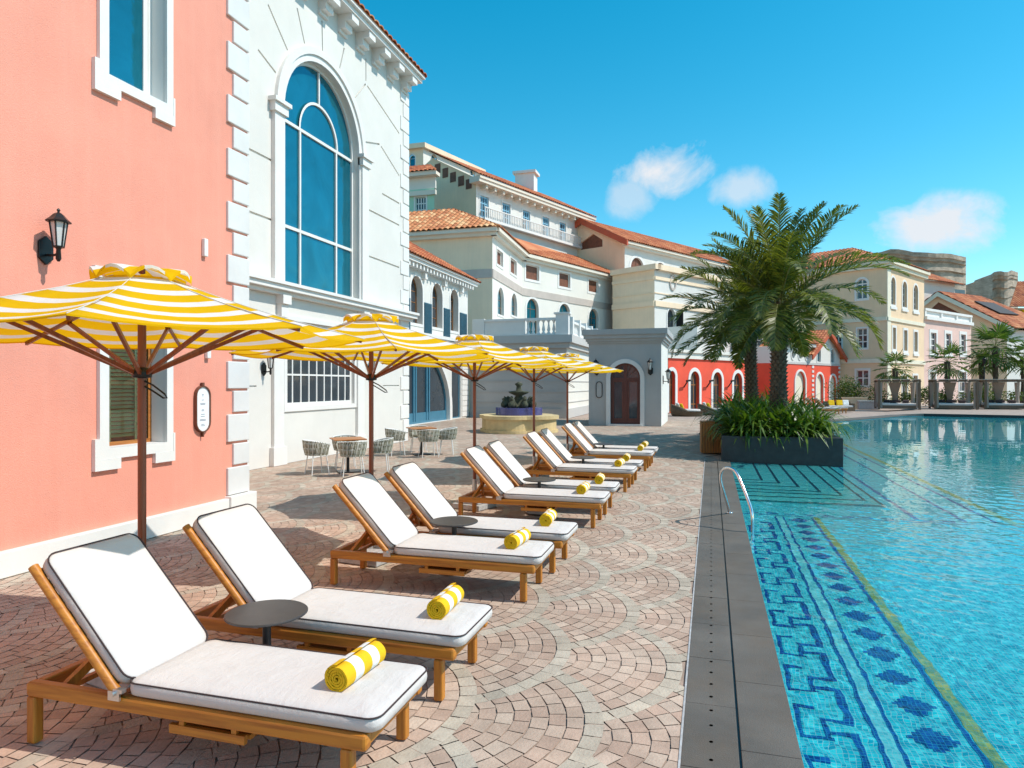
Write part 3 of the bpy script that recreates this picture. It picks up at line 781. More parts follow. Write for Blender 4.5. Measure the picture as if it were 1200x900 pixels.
# oval sign
t = empty('oval_sign', (-7.05, 8.08, 1.64), 'small oval white enamel sign with bronze frame on the coral wall', 'sign')
def pill(hw, hh, n=10):
    L_ = [(hw * math.cos(PI * i / n), hh - hw + hw * math.sin(PI * i / n)) for i in range(n + 1)]
    return L_ + [(hw * math.cos(PI + PI * i / n), -(hh - hw) + hw * math.sin(PI + PI * i / n)) for i in range(n + 1)]
ow = Wall((-7.05, 0), (-7.05, 10))
o_, i_ = [(8.08 + a, 1.64 + b) for a, b in pill(.145, .335)], [(8.08 + a, 1.64 + b) for a, b in pill(.129, .319)]
mb = MB(); ow.ring(mb, o_, i_, 0.001, .055); ow.slab(mb, 8.06, 8.10, 1.965, 2.02, .01, .05); ow.slab(mb, 8.07, 8.09, 1.24, 1.31, .01, .05); mb.build('frame', 'brownmetal', t)
mb = MB(); mb.poly([ow.pt(a, b, .035) for a, b in i_]); face = mb.build('sign_face', 'sign', t)
mb = MB()
for z, hw in ((1.85, .018), (1.83, .012), (1.77, .022), (1.72, .05), (1.705, .045), (1.63, .02), (1.615, .025), (1.565, .035), (1.535, .04), (1.49, .055), (1.475, .06), (1.42, .03), (1.40, .04)):
    q = -hw
    while q < hw:
        l = RND.uniform(.006, .016); ow.slab(mb, 8.08 + q, 8.08 + min(q + l, hw), z - .004, z + .004, .0355, .037); q += l + .004
mb.build('lettering', 'signink', face)

# ---- white building
wb = empty('white_building', (-13.5, 15, 0), 'white stucco building with a huge arched blue window and red tiled eave', 'building')
X = -10.28
w = Wall((X, 8.6), (X, 21.89)); Yb = 8.6
def W2(y, z): return (y - Yb, z)
A0, A1, ZB, ZT = 14.62 - Yb, 18.38 - Yb, 4.52, 10.75
Rr = (A1 - A0) / 2; cc = (A0 + A1) / 2; ZS = ZT - Rr
for p, q in (((9.0, 7.45), (14.2, 7.45)), ((9.0, 6.0), (14.2, 6.0)), ((18.85, 6.0), (21.2, 6.0)), ((18.85, 7.45), (21.2, 7.45)), ((9, 8.95), (13.2, 8.95)), ((19.95, 8.2), (21.2, 8.2))):
    w.groove(W2(*p), W2(*q))
for a_ in (15, 46, 70, 92, 114, 137, 160):
    t0 = math.radians(a_); r0, r1 = Rr + .42, Rr + (1.15 if a_ == 160 else 1.5)
    if a_ in (70, 92, 114): r1 = Rr + 1.25
    w.groove((cc + r0 * math.cos(t0), ZS + r0 * math.sin(t0)), (cc + r1 * math.cos(t0), ZS + r1 * math.sin(t0)))
for a_, q in ((46, W2(21.2, 10.6)), (15, W2(21.2, 9.15)), (46, None)):
    t0 = math.radians(a_); p = V((cc + (Rr + 1.52) * math.cos(t0), ZS + (Rr + 1.52) * math.sin(t0))); q = V(q) if q else V((p.x, 12.1))
    d_ = (q - p).normalized(); w.groove(tuple(p + d_ * .09), tuple(q))
for y in (9.0, 20.0):
    w.groove(W2(y, 1.95), W2(y + (4.6 if y < 10 else 1.2), 1.95), .03)
# great window
A = loop_arch(A0, A1, ZB, ZT, 28); w.holes.append(A)
B = loop_arch(A0 + .09, A1 - .09, ZB + .09, ZT - .09, 28)
mb = MB(); w.ring(mb, A, B, -.26, -.16)
v0, v1 = A0 + (A1 - A0) * .27, A0 + (A1 - A0) * .75
zt1 = 8.75
for v in (v0, v1): w.slab(mb, v - .035, v + .035, ZB + .09, zt1, -.25, -.175)
for z in (6.05, 8.75): w.slab(mb, A0 + .09, A1 - .09, z - .04, z + .04, -.252, -.17)
ri = (v1 - v0) / 2; ci = (v0 + v1) / 2
arcp = [(ci + ri * math.cos(PI * i / 20), 8.79 + ri * math.sin(PI * i / 20)) for i in range(21)]
for i in range(20):
    (a0, b0), (a1, b1) = arcp[i], arcp[i + 1]
    k = 1 + .07 / ri
    mb.add([w.pt(a0, b0, -.17), w.pt(a1, b1, -.17), w.pt(ci + (a1 - ci) * k, 8.79 + (b1 - 8.79) * k, -.17), w.pt(ci + (a0 - ci) * k, 8.79 + (b0 - 8.79) * k, -.17)], [(0, 1, 2, 3)])
    mb.add([w.pt(a0, b0, -.17), w.pt(a1, b1, -.17), w.pt(a1, b1, -.25), w.pt(a0, b0, -.25)], [(0, 1, 2, 3)])
w.slab(mb, ci - .03, ci + .03, 8.79 + ri + .03, ZT - .1, -.249, -.176)
gw = mb.build('arched_window', 'trim', wb)
g = MB(); g.poly([w.pt(x, z, -.22) for x, z in A]); g.build('pane', 'bluewin', gw)
mb = MB()
w.ring(mb, loop_arch(A0 - .36, A1 + .36, ZB, ZT + .36, 28), loop_arch(A0 - .17, A1 + .17, ZB, ZT + .17, 28), -.005, .10)
w.ring(mb, loop_arch(A0 - .169, A1 + .169, ZB, ZT + .169, 28), A, -.005, .05)
for q in (A0 - .27, A1 + .27):
    w.slab(mb, q - .27, q + .27, ZS - .22, ZS + .0, -.004, .17); w.slab(mb, q - .33, q + .33, ZS + .001, ZS + .1, -.004, .23)
    w.slab(mb, q - .2, q + .2, ZB, ZS - .22, -.004, .115)
mb.build('surround', 'trim', gw)
# ledge cornice with brackets
mb = MB(); w.slab(mb, 0, w.L + .1, 4.20, 4.30, -.005, .16); w.slab(mb, 0, w.L + .16, 4.301, 4.42, -.005, .30); w.slab(mb, 0, w.L + .2, 4.421, 4.50, -.005, .36)
for y in (14.5, 18.55, 9.5):
    w.slab(mb, y - Yb - .17, y - Yb + .17, 3.98, 4.199, -.004, .22); w.slab(mb, y - Yb - .14, y - Yb + .14, 3.66, 3.979, -.004, .15)
mb.build('cornice', 'trim', wb)
# ground floor window, pilasters, plinth
s0, s1, z0, z1 = 14.75 - Yb, 18.1 - Yb, 1.42, 3.62
win = window(w, wb, (s0, s1, z0, z1), rec=.06, fr=.1, nx=9, nz=3, gm='darkwin', surround=.12, bar=.045, zbars=[2.24, 3.0, 3.1])
for y in (14.35, 18.42):
    mb = MB(); w.slab(mb, y - Yb - .2, y - Yb + .2, .45, 3.659, -.004, .09); w.slab(mb, y - Yb - .27, y - Yb + .27, 0, .45, -.004, .13)
    mb.build('pilaster', 'trim', wb)
mb = MB(); z = .3; k = 0
while z < 12.3:
    l = .62 if k % 2 else .42
    mb.box2((X - .1, 21.9 - l, z), (X + .035, 21.93, z + .46)); z += .5; k += 1
mb.build('quoins', 'trim', wb, bevel=.012)
w.build(loop_rect(0, w.L, 0, 12.6), 'wall', 'white', wb, .2)
mb = MB(); mb.box2((-19, 8.6, 0), (X - .32, 21.888, 12.6)); mb.box2((X - .319, 21.6, 0), (X - .004, 21.887, 12.59)); mb.box2((X - .319, 8.6, 12.3), (X - .004, 21.5, 12.599)); mb.build('rear_wall', 'white', wb)
# eave: soffit, corbels, tiles
mb = MB(); w.slab(mb, -.2, w.L + .12, 12.601, 12.74, -.4, .50); w.slab(mb, -.2, w.L + .16, 12.741, 12.84, -.4, .60)
mb.build('eave', 'trim', wb)
y = 9.25
while y < 22:
    mb = MB(); w.slab(mb, y - Yb - .19, y - Yb + .19, 12.40, 12.60, .241, .46); w.slab(mb, y - Yb - .19, y - Yb + .19, 12.20, 12.60, .001, .24); w.slab(mb, y - Yb - .22, y - Yb + .22, 12.10, 12.20, .0, .08); mb.build('corbel', 'trim', wb); y += 1.02
roof_face(wb, (X + .64, 8.4, 12.84), (X + .64, 22.1, 12.84), [(-15, 18.6, 14.9), (-15, 8.4, 14.9)], 'roof', .3, .42)
roof_face(wb, (X + .64, 22.1, 12.84), (-19, 22.1, 12.84), [(-19, 18.6, 14.9), (-15, 18.6, 14.9)], 'roof', .3, .42)
lantern('wall_lantern', (X, 13.85, 2.35), 'black lantern on the white wall left of the paned ground floor window')
lantern('wall_lantern', (X, 19.05, 2.45), 'black lantern on the white wall right of the paned ground floor window')

# ---- arcade building
ab = empty('arcade_building', (-16, 30, 0), 'low white building with three arched upper windows, teal shutters and blue glazed doors', 'building')
X = -14.0
w = Wall((X, 21.9), (X, 38.15)); Yb = 21.9
for y0, y1 in ((30.1, 31.62), (32.72, 34.24), (35.30, 36.64), (27.5, 29.0)):
    y1 -= .12
    window(w, ab, (y0 - Yb, y1 - Yb, 5.0, 7.35), True, rec=.32, fr=.07, nx=2, nz=3, fm='doorwood', gm='darkwin', surround=.14, sm='trim', proud=.03)
for y0, y1 in ((29.1, 30.0), (31.72, 32.62), (34.3, 35.2), (36.8, 37.9)):
    mb = MB(); w.slab(mb, y0 - Yb, y1 - Yb, 4.6, 6.15, .0, .05)
    z = 4.64
    while z < 6.1: w.slab(mb, y0 - Yb + .04, y1 - Yb - .04, z, z + .03, .0501, .07); z += .075
    mb.build('shutter', 'blueshut', ab)
mb = MB(); w.slab(mb, 0, w.L, 4.38, 4.55, -.005, .3); y = 22.5
while y < 38: w.slab(mb, y - Yb, y - Yb + .22, 4.05, 4.379, -.004, .25); y += 1.3
mb.build('sill_course', 'trim', ab)
aw = MB(); w.slab(aw, 0, w.L, 3.72, 4.02, .0, .42); aw.build('awning_box', 'blueshut', ab)
# great blue glazed arch
s0, s1 = 27.2 - Yb, 35.0 - Yb
A = loop_arch(s0, s1, .02, 3.7, 20); w.holes.append(A)
mb = MB(); w.ring(mb, A, loop_arch(s0 + .12, s1 - .12, .14, 3.58, 20), -.2, -.1)
for y in (29.2, 30.7, 30.95, 32.3, 32.6): w.slab(mb, y - Yb - .07, y - Yb + .07, .14, 3.3, -.2, -.08)
w.slab(mb, s0 + .12, s1 - .12, .14, .55, -.19, -.11)
gw = mb.build('glazed_arch', 'bluedoor', ab)
g = MB(); g.poly([w.pt(x, z, -.17) for x, z in A]); g.build('pane', 'darkwin', gw)
mb = MB(); w.ring(mb, loop_arch(s0 - .35, s1 + .35, .0, 3.7, 20), A, -.004, .12); mb.build('surround', 'trim', gw)
window(w, ab, (35.55 - Yb, 36.95 - Yb, .05, 3.6), rec=.1, nx=1, nz=1, fm='bluedoor', gm='darkwin', surround=.0, name='side_light')
mb = MB(); z = .1; w.slab(mb, 37.12 - Yb, 38.165 - Yb, .08, 3.62, -.01, .02)
while z < 3.6: w.slab(mb, 37.1 - Yb, 38.17 - Yb, z, z + .26, -.02, .05); z += .31
mb.build('quoins', 'trim', ab)
w.build(loop_rect(0, w.L, 0, 8.05), 'wall', 'white', ab, .3)
mb = MB(); mb.box2((-20, 21.9, 0), (X - .36, 38.14, 8.05)); mb.box2((X - .359, 37.9, 0), (X - .003, 38.145, 8.04)); mb.build('rear_wall', 'cream', ab)
mb = MB(); w.slab(mb, 0, w.L + .5, 7.86, 8.02, -.1, .45); w.slab(mb, 0, w.L + .55, 8.021, 8.12, -.1, .55); y = 22
while y < 38.2: w.slab(mb, y - Yb, y - Yb + .16, 7.62, 7.859, -.004, .38); y += .42
for y in (28.2, 30.85, 33.5, 36.1): w.slab(mb, y - Yb + .6, y - Yb + .9, 7.3, 7.62, -.004, .2)
mb.build('eave', 'trim', ab)
roof_face(ab, (X + .62, 21.9, 8.12), (X + .62, 38.8, 8.12), [(-17.5, 36.3, 10.6), (-17.5, 21.9, 10.6)], 'roof', .3, .42)
roof_face(ab, (X + .62, 38.8, 8.12), (-20, 38.8, 8.12), [(-20, 36.3, 10.6), (-17.5, 36.3, 10.6)], 'roof', .3, .42)

# ---- terrace house with balustrade
tb = empty('terrace_building', (-11, 41, 0), 'banded terrace block with pale grey shaded front, carrying a white balustrade', 'terrace')
wf = Wall((-14.0, 38.6), (-8.06, 38.6)); wr = Wall((-8.06, 38.6), (-8.06, 52))
z = .9; mb = MB()
while z < 3.7: wf.slab(mb, 0, wf.L, z, z + .05, -.004, .035); wr.slab(mb, 0, wr.L, z, z + .05, -.004, .035); z += .62
wf.slab(mb, 0, wf.L + .03, 0, .55, -.003, .08); wr.slab(mb, 0, wr.L, 0, .55, -.003, .078)
mb.build('string_courses', 'pale_grey', tb)
wf.build(loop_rect(0, wf.L, 0, 4.8), 'wall', 'pale_grey', tb)  # greyer than the ivory sunlit side: shade put into the front's colour
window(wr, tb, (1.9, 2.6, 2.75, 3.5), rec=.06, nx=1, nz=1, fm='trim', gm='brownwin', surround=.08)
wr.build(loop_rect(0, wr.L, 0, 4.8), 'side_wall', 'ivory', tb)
mb = MB(); wf.slab(mb, -.0, wf.L + .22, 4.1, 4.4, -.004, .2); wf.slab(mb, 0, wf.L + .4, 4.401, 4.85, -.3, .38); wr.slab(mb, -.0, wr.L, 4.1, 4.4, -.004, .2); wr.slab(mb, 0.3, wr.L, 4.401, 4.849, -.3, .38)
mb.build('cornice', 'pale_grey', tb)
fl = MB(); fl.poly([(-14, 38.9, 4.83), (-8.3, 38.9, 4.83), (-8.3, 52, 4.83), (-14, 52, 4.83)]); fl.build('terrace_floor', 'trim', tb)
def baluster(mb, p, h, r=.075):
    mb.lathe([(r, 0), (r, .06), (r * .5, .1), (r * .95, .3 * h), (r * .6, .55 * h), (r * .4, .75 * h), (r * .6, h - .08), (r, h - .05), (r, h)], p, 6)
bal = MB()
wf.slab(bal, .2, .95, 4.851, 5.9, -.05, .2); wf.slab(bal, .96, 3.45, 4.851, 5.72, .0, .12); wf.slab(bal, .96, 3.45, 5.721, 5.86, -.05, .2)
wf.slab(bal, 5.35, 6.1, 4.851, 6.05, -.1, .28); wf.slab(bal, 5.25, 6.2, 6.051, 6.15, -.15, .35)
wf.slab(bal, 3.46, 5.34, 5.72, 5.87, -.05, .2); wf.slab(bal, 3.46, 5.34, 4.851, 4.95, -.05, .2)
for i in range(6): baluster(bal, wf.pt(3.65 + i * .31, 4.95, .08), .77, .11)
q = .75
while q < 12.5:
    wr.slab(bal, q - .2, q + .2, 4.851, 5.95, -.1, .26)
    wr.slab(bal, q + .21, q + 1.99, 5.6, 5.74, -.03, .2); wr.slab(bal, q + .21, q + 1.99, 4.851, 4.95, -.03, .2)
    for i in range(6): baluster(bal, wr.pt(q + .38 + i * .29, 4.95, .08), .65, .09)
    q += 2.2
bal.build('balustrade', 'trim', tb)

# ---- entrance pavilion, shaded front coloured grey, sunlit side white
gp = empty('entrance_pavilion', (-4, 34.5, 0), 'entrance pavilion with grey blue shaded front, dark red arched glass door and heavy cornice', 'pavilion')
wf = Wall((-5.71, 32.6), (-2.26, 32.6)); wr = Wall((-2.26, 32.6), (-2.26, 37.5)); wl = Wall((-5.71, 37.5), (-5.71, 32.6))
s0, s1 = -4.66 + 5.71, -3.24 + 5.71
A = loop_arch(s0, s1, .08, 3.0, 18); wf.holes.append(A)
mb = MB(); wf.ring(mb, A, loop_arch(s0 + .09, s1 - .09, .2, 2.91, 18), -.22, -.12)
c = (s0 + s1) / 2
wf.slab(mb, c - .075, c + .075, .2, 2.9, -.22, -.11); wf.slab(mb, s0 + .09, s1 - .09, 2.2, 2.3, -.215, -.115)
for sg in (-1, 1):
    q = c + sg * .36; wf.ring(mb, loop_rect(q - .28, q + .28, .201, 2.199), loop_rect(q - .19, q + .19, .35, 2.1), -.21, -.125)
for a_ in (38, 65, 115, 142):
    t0 = math.radians(a_); mb.beam(wf.pt(c, 2.3, -.15), wf.pt(c + .6 * math.cos(t0), 2.3 + .6 * math.sin(t0), -.15), .03, .03)
dr_ = mb.build('door', 'reddoor', gp)
g = MB(); g.poly([wf.pt(x, z, -.17) for x, z in A]); g.build('pane', 'darkwin', dr_)
mb = MB(); wf.ring(mb, loop_arch(s0 - .2, s1 + .2, .0, 3.2, 18), A, -.004, .07); mb.build('surround', 'quoin', dr_)
st_ = MB(); wf.slab(st_, s0 - .1, s1 + .1, 0, .078, -.1, .18); st_.build('step', 'quoin', gp)
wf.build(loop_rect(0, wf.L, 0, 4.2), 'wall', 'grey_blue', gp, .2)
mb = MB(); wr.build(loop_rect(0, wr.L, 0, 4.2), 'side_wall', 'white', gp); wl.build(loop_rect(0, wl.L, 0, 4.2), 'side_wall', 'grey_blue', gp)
mb = MB()
for i, (o, z0, z1) in enumerate(((.05, 3.62, 3.72), (.06, 3.95, 4.05), (.13, 4.051, 4.18), (.22, 4.181, 4.36), (.30, 4.361, 4.62))):
    mb.box2((-5.71 - o, 32.6 - o, z0), (-2.26 + o, 37.5, z1)) if i > 0 else None
mb.build('cornice', 'grey_blue', gp)
for sx, lab in ((-5.32, 'black lantern on the grey pavilion left of its red door'), (-2.76, 'black lantern on the grey pavilion right of its red door')):
    o = lantern('wall_lantern', (sx, 32.6, 2.62), lab, -PI / 2); o.scale = (1.35,) * 3
lantern('wall_lantern', (-2.26, 33.6, 2.2), 'black lantern on the white side of the pavilion by the red building').scale = (1.3,) * 3
mb = MB(); po = [(-5.2 + a * 1.0, 1.72 + b) for a, b in pill(.16, .4)]; pi_ = [(-5.2 + a, 1.72 + b) for a, b in pill(.13, .37)]
sw = Wall((-10, 32.6), (10, 32.6)); L1 = [(a + 10, b) for a, b in po]; L2 = [(a + 10, b) for a, b in pi_]
t = empty('pavilion_sign', (-5.2, 32.58, 1.72), 'small oval grey plate with dark rim on the grey pavilion wall', 'sign')
sw.ring(mb, L1, L2, .002, .04); mb.build('frame', 'black', t); mb = MB(); mb.poly([sw.pt(a, b, .02) for a, b in L2]); mb.build('sign_face', 'grey_blue', t)

# ================================================================== FARTHER BUILDINGS
# ---- cream hotel wing, corner and bent front
D0 = 48.0; p0 = XY(577, D0)
hw = empty('cream_hotel_wing', (p0.x - 4, p0.y + 6, 0), 'cream and white bent hotel wing with mottled red tiled roof and small brown windows', 'building')
w1 = Wall((p0.x - 14, p0.y), (p0.x, p0.y))
kX = (788 - 600) / FOC; d1 = along(577, D0, kX, 612); p1 = XY(612, d1); w2 = Wall(p0, p1)
kW = (1229 - 600) / FOC; d2 = along(612, d1, kW, 722); p2 = XY(722, d2); w3 = Wall(p1, p2)
ze = 12.75
w1.build(loop_rect(0, w1.L, 0, ze), 'end_wall', 'cream', hw)  # shaded end in cream, sunlit fronts in ivory: light difference put into the colour
for b in ((582, 294, 589, 311),): window(w2, hw, w2.rpx(*b), rec=.15, nx=1, nz=1, gm='brownwin', surround=.18)
window(w2, hw, w2.rpx(598, 304, 605, 321), rec=.15, nx=1, nz=1, gm='brownwin', surround=.18)
for b in ((583, 337, 590, 369), (599, 344, 605.5, 370)): window(w2, hw, w2.rpx(*b), True, rec=.2, nx=2, nz=2, fm='doorwood', gm='bluewin', surround=.15)
for b in ((616, 311, 631.5, 328), (655, 320, 668, 336.5), (689.5, 328, 701, 342.5)): window(w3, hw, w3.rpx(*b), rec=.15, nx=1, nz=1, gm='brownwin', surround=.2)
for b in ((617, 350, 631, 392), (655, 356, 668, 386), (690, 362, 701, 388)): window(w3, hw, w3.rpx(*b), True, rec=.25, nx=2, nz=2, fm='doorwood', gm='bluewin', surround=.2)
w2.build(loop_rect(0, w2.L, 0, ze), 'wall', 'ivory', hw, .2)
w3.build(loop_rect(0, w3.L + .5, 0, ze), 'wall', 'ivory', hw, .25)
mb = MB()
for w_, e in ((w1, 0), (w2, 0), (w3, .3)):
    zb_ = 9.55
    w_.slab(mb, 0, w_.L + e, zb_, zb_ + .62, -.003, .06)
mb.build('band_course', 'band', hw)
mb = MB()
for w_ in (w1, w2, w3):
    w_.slab(mb, -.3 if w_ is w2 else 0, w_.L + .4, ze - .25, ze, -.05, .35); w_.slab(mb, -.4 if w_ is w2 else 0, w_.L + .5, ze + .001, ze + .26, -.05, .62)
mb.build('eave', 'fascia', hw)
ez = ze + .27
ca, cb = w1.pt(0, ez, .7), V((p0.x + .7, p0.y - .7, ez))
apx = V((p0.x - 4.6, p0.y + 4.2, ez + 2.75))
roof_face(hw, ca, cb, [apx, V((p0.x - 14, apx.y, apx.z))], 'roof_pale', .42, .5, lift=.11)
ap2 = w2.pt(w2.L, ez + 2.2, -4.0)
c2 = w2.pt(w2.L, ez, .7)
roof_face(hw, cb, c2, [ap2, apx], 'roof', .36, .5, lift=.1)
c3 = w3.pt(w3.L + 1.0, ez, .7)
roof_face(hw, c2 + V((0, 0, .01)), c3, [w3.pt(w3.L + 1.0, ez + 2.9, -5.5), ap2 + V((0, 0, .5))], 'roof', .36, .5, lift=.1)

# ---- upper white range with pale blue windows
du = 62.0; q0 = XY(558, du)
ub = empty('upper_white_range', (q0.x, q0.y + 8, 0), 'long white top storey with pale blue windows and red roof above the cream wing', 'building')
kU = (1216 - 600) / FOC; dU2 = along(558, du, kU, 690); q1 = XY(690, dU2); wu = Wall(q0, q1)
side = Wall(q0 - (wu.n * 0 - V((-wu.u.y, wu.u.x, 0)) * 16), q0)
zu = wu.px(560, 219)[1]
for b in ((562.5, 230, 572.5, 255), (588.5, 238.5, 598, 263), (612.5, 247, 621, 270), (635.5, 254.5, 643.5, 277), (655.5, 261, 663, 283)):
    window(wu, ub, wu.rpx(*b), rec=.1, nx=3, nz=3, fm='sky_shut', gm='darkwin', surround=.12, bar=.09, fr=.16)
wu.build(loop_rect(0, wu.L, 0, zu + .2), 'wall', 'white', ub, .2)
z0 = wu.px(567, 256)[1]; s0 = .6; mb = MB(); wu.slab(mb, .6, wu.L - .4, z0 - .3, z0 - .06, 0, .55); wu.slab(mb, .6, wu.L - .4, z0 + .86, z0 + .95, .43, .55); q = .7
while q < wu.L - .6: wu.slab(mb, q, q + .07, z0 - .06, z0 + .86, .46, .52); q += .26
mb.build('balcony', 'trim', ub)
q = 1.6
while False:
    s0, z0 = q, wu.px(577, 259)[1]; mb = MB()
    wu.slab(mb, q, q + 1.0, z0, z0 + .12, 0, .5)
    for j in range(5): wu.slab(mb, q + .1 + j * .19, q + .16 + j * .19, z0 + .121, z0 + 1.25 + .25 * (j % 2), .38, .44)
    mb.build('balconet', 'trim', ub); q += 2.0
mb = MB(); wu.slab(mb, -.6, wu.L, zu + .201, zu + .5, -.3, .9); wu.slab(mb, -.6, wu.L, zu + .501, zu + .75, -.3, 1.0)
q = .6
while q < wu.L: wu.slab(mb, q, q + .25, zu - .15, zu + .2, 0, .7); q += 1.25
mb.build('eave', 'fascia', ub)
sz = side.px(503, 190)
gl = [(side.L - 16, 0), (side.L, 0), (side.L, zu + .75), (side.px(507, 186)[0], side.px(507, 185)[1]), (side.px(507, 186)[0] - 8, zu + .2)]
side.build(gl, 'gable_wall', 'cream', ub)
ridge0 = V(side.pt(side.px(507, 186)[0], side.px(507, 185)[1] + .5, .6))
ea = wu.pt(-.8, zu + .76, 1.05); eb = wu.pt(wu.L, zu + .76, 1.05)
roof_face(ub, ea, eb, [ridge0 + wu.u * (wu.L + .8), ridge0], 'roof', .4, .55, lift=.11)
for xx, yy in ((513, 197), (522, 202), (531, 207), (540.5, 211.5), (549.5, 215)):
    mb = MB(); s_, z_ = side.px(xx, yy); side.slab(mb, s_ - .35, s_ + .35, z_ - .5, z_ + .4, .003, .05); mb.build('gable_vent', 'brownwin', ub)
ch = MB(); c = ridge0 + wu.u * (wu.L * .80) + UP * .2; ch.box(c, (2.2, 1.6, 2.6)); ch.box(c + UP * 1.45, (2.7, 2.0, .3)); ch.build('chimney', 'trim', ub)
# ---- penthouse tower
dp = 78.0; a = XY(496, dp)
tp = empty('penthouse_tower', (a.x, a.y + 4, 0), 'flat topped cream rooftop tower with arched dark openings behind the upper range', 'building')
wp1 = Wall(a - V((10, 0, 0)) , a); kP = (1120 - 600) / FOC; wp2 = Wall(a, XY(566, along(496, dp, kP, 566)))
zp = wp1.px(496, 174)[1]
window(wp1, tp, wp1.rpx(479, 181, 486.5, 200), True, rec=.3, nx=1, nz=1, gm='bluewin', surround=.1)
for b in ((505, 181, 512.5, 196), (551, 197.5, 556.5, 206)): window(wp2, tp, wp2.rpx(*b), True, rec=.3, nx=1, nz=1, gm='bluewin', surround=.1)
wp1.build(loop_rect(0, wp1.L, 0, zp), 'wall', 'cream', tp); wp2.build(loop_rect(0, wp2.L, 0, zp), 'wall', 'ivory', tp)
mb = MB(); wp1.slab(mb, 0, wp1.L + .4, zp + .001, zp + .55, -1, .45); wp2.slab(mb, .0, wp2.L, zp + .002, zp + .56, -1, .44); mb.build('parapet', 'cream', tp)
# ---- mint green house
dm = 58.0; a = XY(509, dm)
mh = empty('mint_green_house', (a.x - 4, a.y + 3, 0), 'mint green house with small red roof and white paned window behind the white building', 'building')
wm = Wall(a - V((10, 0, 0)), a)
window(wm, mh, wm.rpx(487, 231, 499, 253), rec=.1, nx=4, nz=3, gm='darkwin', surround=.15, bar=.09)
zz = wm.px(500, 221)[1]
wm.build(loop_rect(0, wm.L, 0, zz), 'wall', 'green', mh)
mb = MB(); wm.slab(mb, 0, wm.L + .1, zz + .001, zz + 1.0, -.2, .0); mb.build('upper_wall', 'ivory', mh)
mb = MB(); wm.slab(mb, 0, wm.L + .4, zz + 1.0, zz + 1.3, -.3, .6); wm.slab(mb, 0, wm.L + .2, zz - .6, zz - .2, -.004, .25); mb.build('eave', 'fascia', mh)
roof_face(mh, wm.pt(0, zz + 1.32, .7), wm.pt(wm.L + .5, zz + 1.32, .7), [wm.pt(wm.L - 1.5, zz + 2.9, -2.6), wm.pt(0, zz + 2.9, -2.6)], 'roof', .4, .5, lift=.1)

# ---- long gabled range on the right of the wing
kG = (1423 - 600) / FOC; dg = 71.0; g0 = XY(732, dg); dg2 = along(732, dg, kG, 872); g1 = XY(872, dg2)
lr = empty('long_gabled_range', (g0.x + 4, g0.y + 8, 0), 'long white range with red tiled roof, pentagonal gable vent and arched brown windows', 'building')
wl_ = Wall(g0, g1); gside = Wall(g0 + V((-wl_.u.y, wl_.u.x, 0)) * 17, g0)
zg = wl_.px(732, 287)[1]
for b in ((739, 302, 754.5, 326), (768, 308, 780, 322), (796, 314, 807, 325)): window(wl_, lr, wl_.rpx(*b), True, rec=.2, nx=2, nz=1, fm='brownwin', gm='brownwin', surround=.3)
wl_.build(loop_rect(0, wl_.L, 0, zg), 'wall', 'white', lr, .25)
apx_s, apx_z = gside.px(683, 261)
lft_s, lft_z = gside.px(655, 286)
pv_ = [gside.px(*p) for p in ((679, 286), (695, 274), (706, 281), (706, 289), (680, 293))]
gside.holes.append(pv_)
mb = MB(); mb.poly([gside.pt(*p, -.2) for p in pv_]); 
for i in range(6):
    z_ = min(p[1] for p in pv_) + .2 + i * .27; sA = min(p[0] for p in pv_); sB = max(p[0] for p in pv_)
vt = mb.build('gable_vent', 'brownwin', lr)
gside.build([(0, 0), (gside.L, 0), (gside.L, zg), (apx_s, apx_z), (2 * apx_s - gside.L if 2 * apx_s - gside.L > 0 else 0, zg)], 'gable_wall', 'cream', lr, .2)
rA = gside.pt(apx_s, apx_z + .35, .6); eA = wl_.pt(-.7, zg + .3, .8); eB = wl_.pt(wl_.L, zg + .3, .8)
roof_face(lr, eA, eB, [rA + wl_.u * (wl_.L + .7), rA], 'roof', .4, .55, lift=.11)
rf = MB()
eL = rA * 2 - V((eA.x, eA.y, rA.z)); eL.z = eA.z
rf.prism([eA + UP * .08, rA + UP * .08, rA - UP * .55, eA - UP * .55], -gside.n * .25); rf.prism([eL + UP * .08, rA + UP * .09, rA - UP * .54, eL - UP * .55], -gside.n * .25)
rf.build('verge_board', 'redfascia', lr)
bk = MB(); bk.poly([eL, rA, rA + wl_.u * wl_.L, eL + wl_.u * wl_.L]); bk.build('rear_roof', 'redfascia', lr)
mb = MB(); wl_.slab(mb, -.3, wl_.L, zg - .2, zg + .02, -.05, .5); wl_.slab(mb, -.5, wl_.L, zg + .021, zg + .29, -.05, .7); mb.build('eave', 'fascia', lr)
# projecting cream box and the white wall running right from it
db = 63.5; b0 = XY(767, db); kB = (1458 - 600) / FOC
b1 = XY(905, along(767, db, kB, 905)); wb2 = Wall(b0, b1); wb1 = Wall(b0 + V((-wb2.u.y, wb2.u.x, 0)) * 5, b0)
cb_ = empty('projecting_annexe', (b0.x + 4, b0.y + 5, 0), 'flat roofed cream and white annexe with tall black arched window above the red storey', 'building')
zb = wb1.px(767, 316)[1]
window(wb2, cb_, wb2.rpx(782, 362, 791, 397), True, rec=.25, nx=2, nz=3, fm='black', gm='darkwin', surround=.15)
for b in ((811, 394, 820, 414), (834, 394, 846, 414), (856, 390, 864, 412), (885, 392, 893, 412)): window(wb2, cb_, wb2.rpx(*b), rec=.15, nx=2, nz=3, gm='darkwin', surround=.2, sill=.2)
wb2.build(loop_rect(0, wb2.L, 0, zb), 'wall', 'white', cb_, .25); wb1.build(loop_rect(0, wb1.L, 0, zb), 'end_wall', 'cream', cb_)
mb = MB()
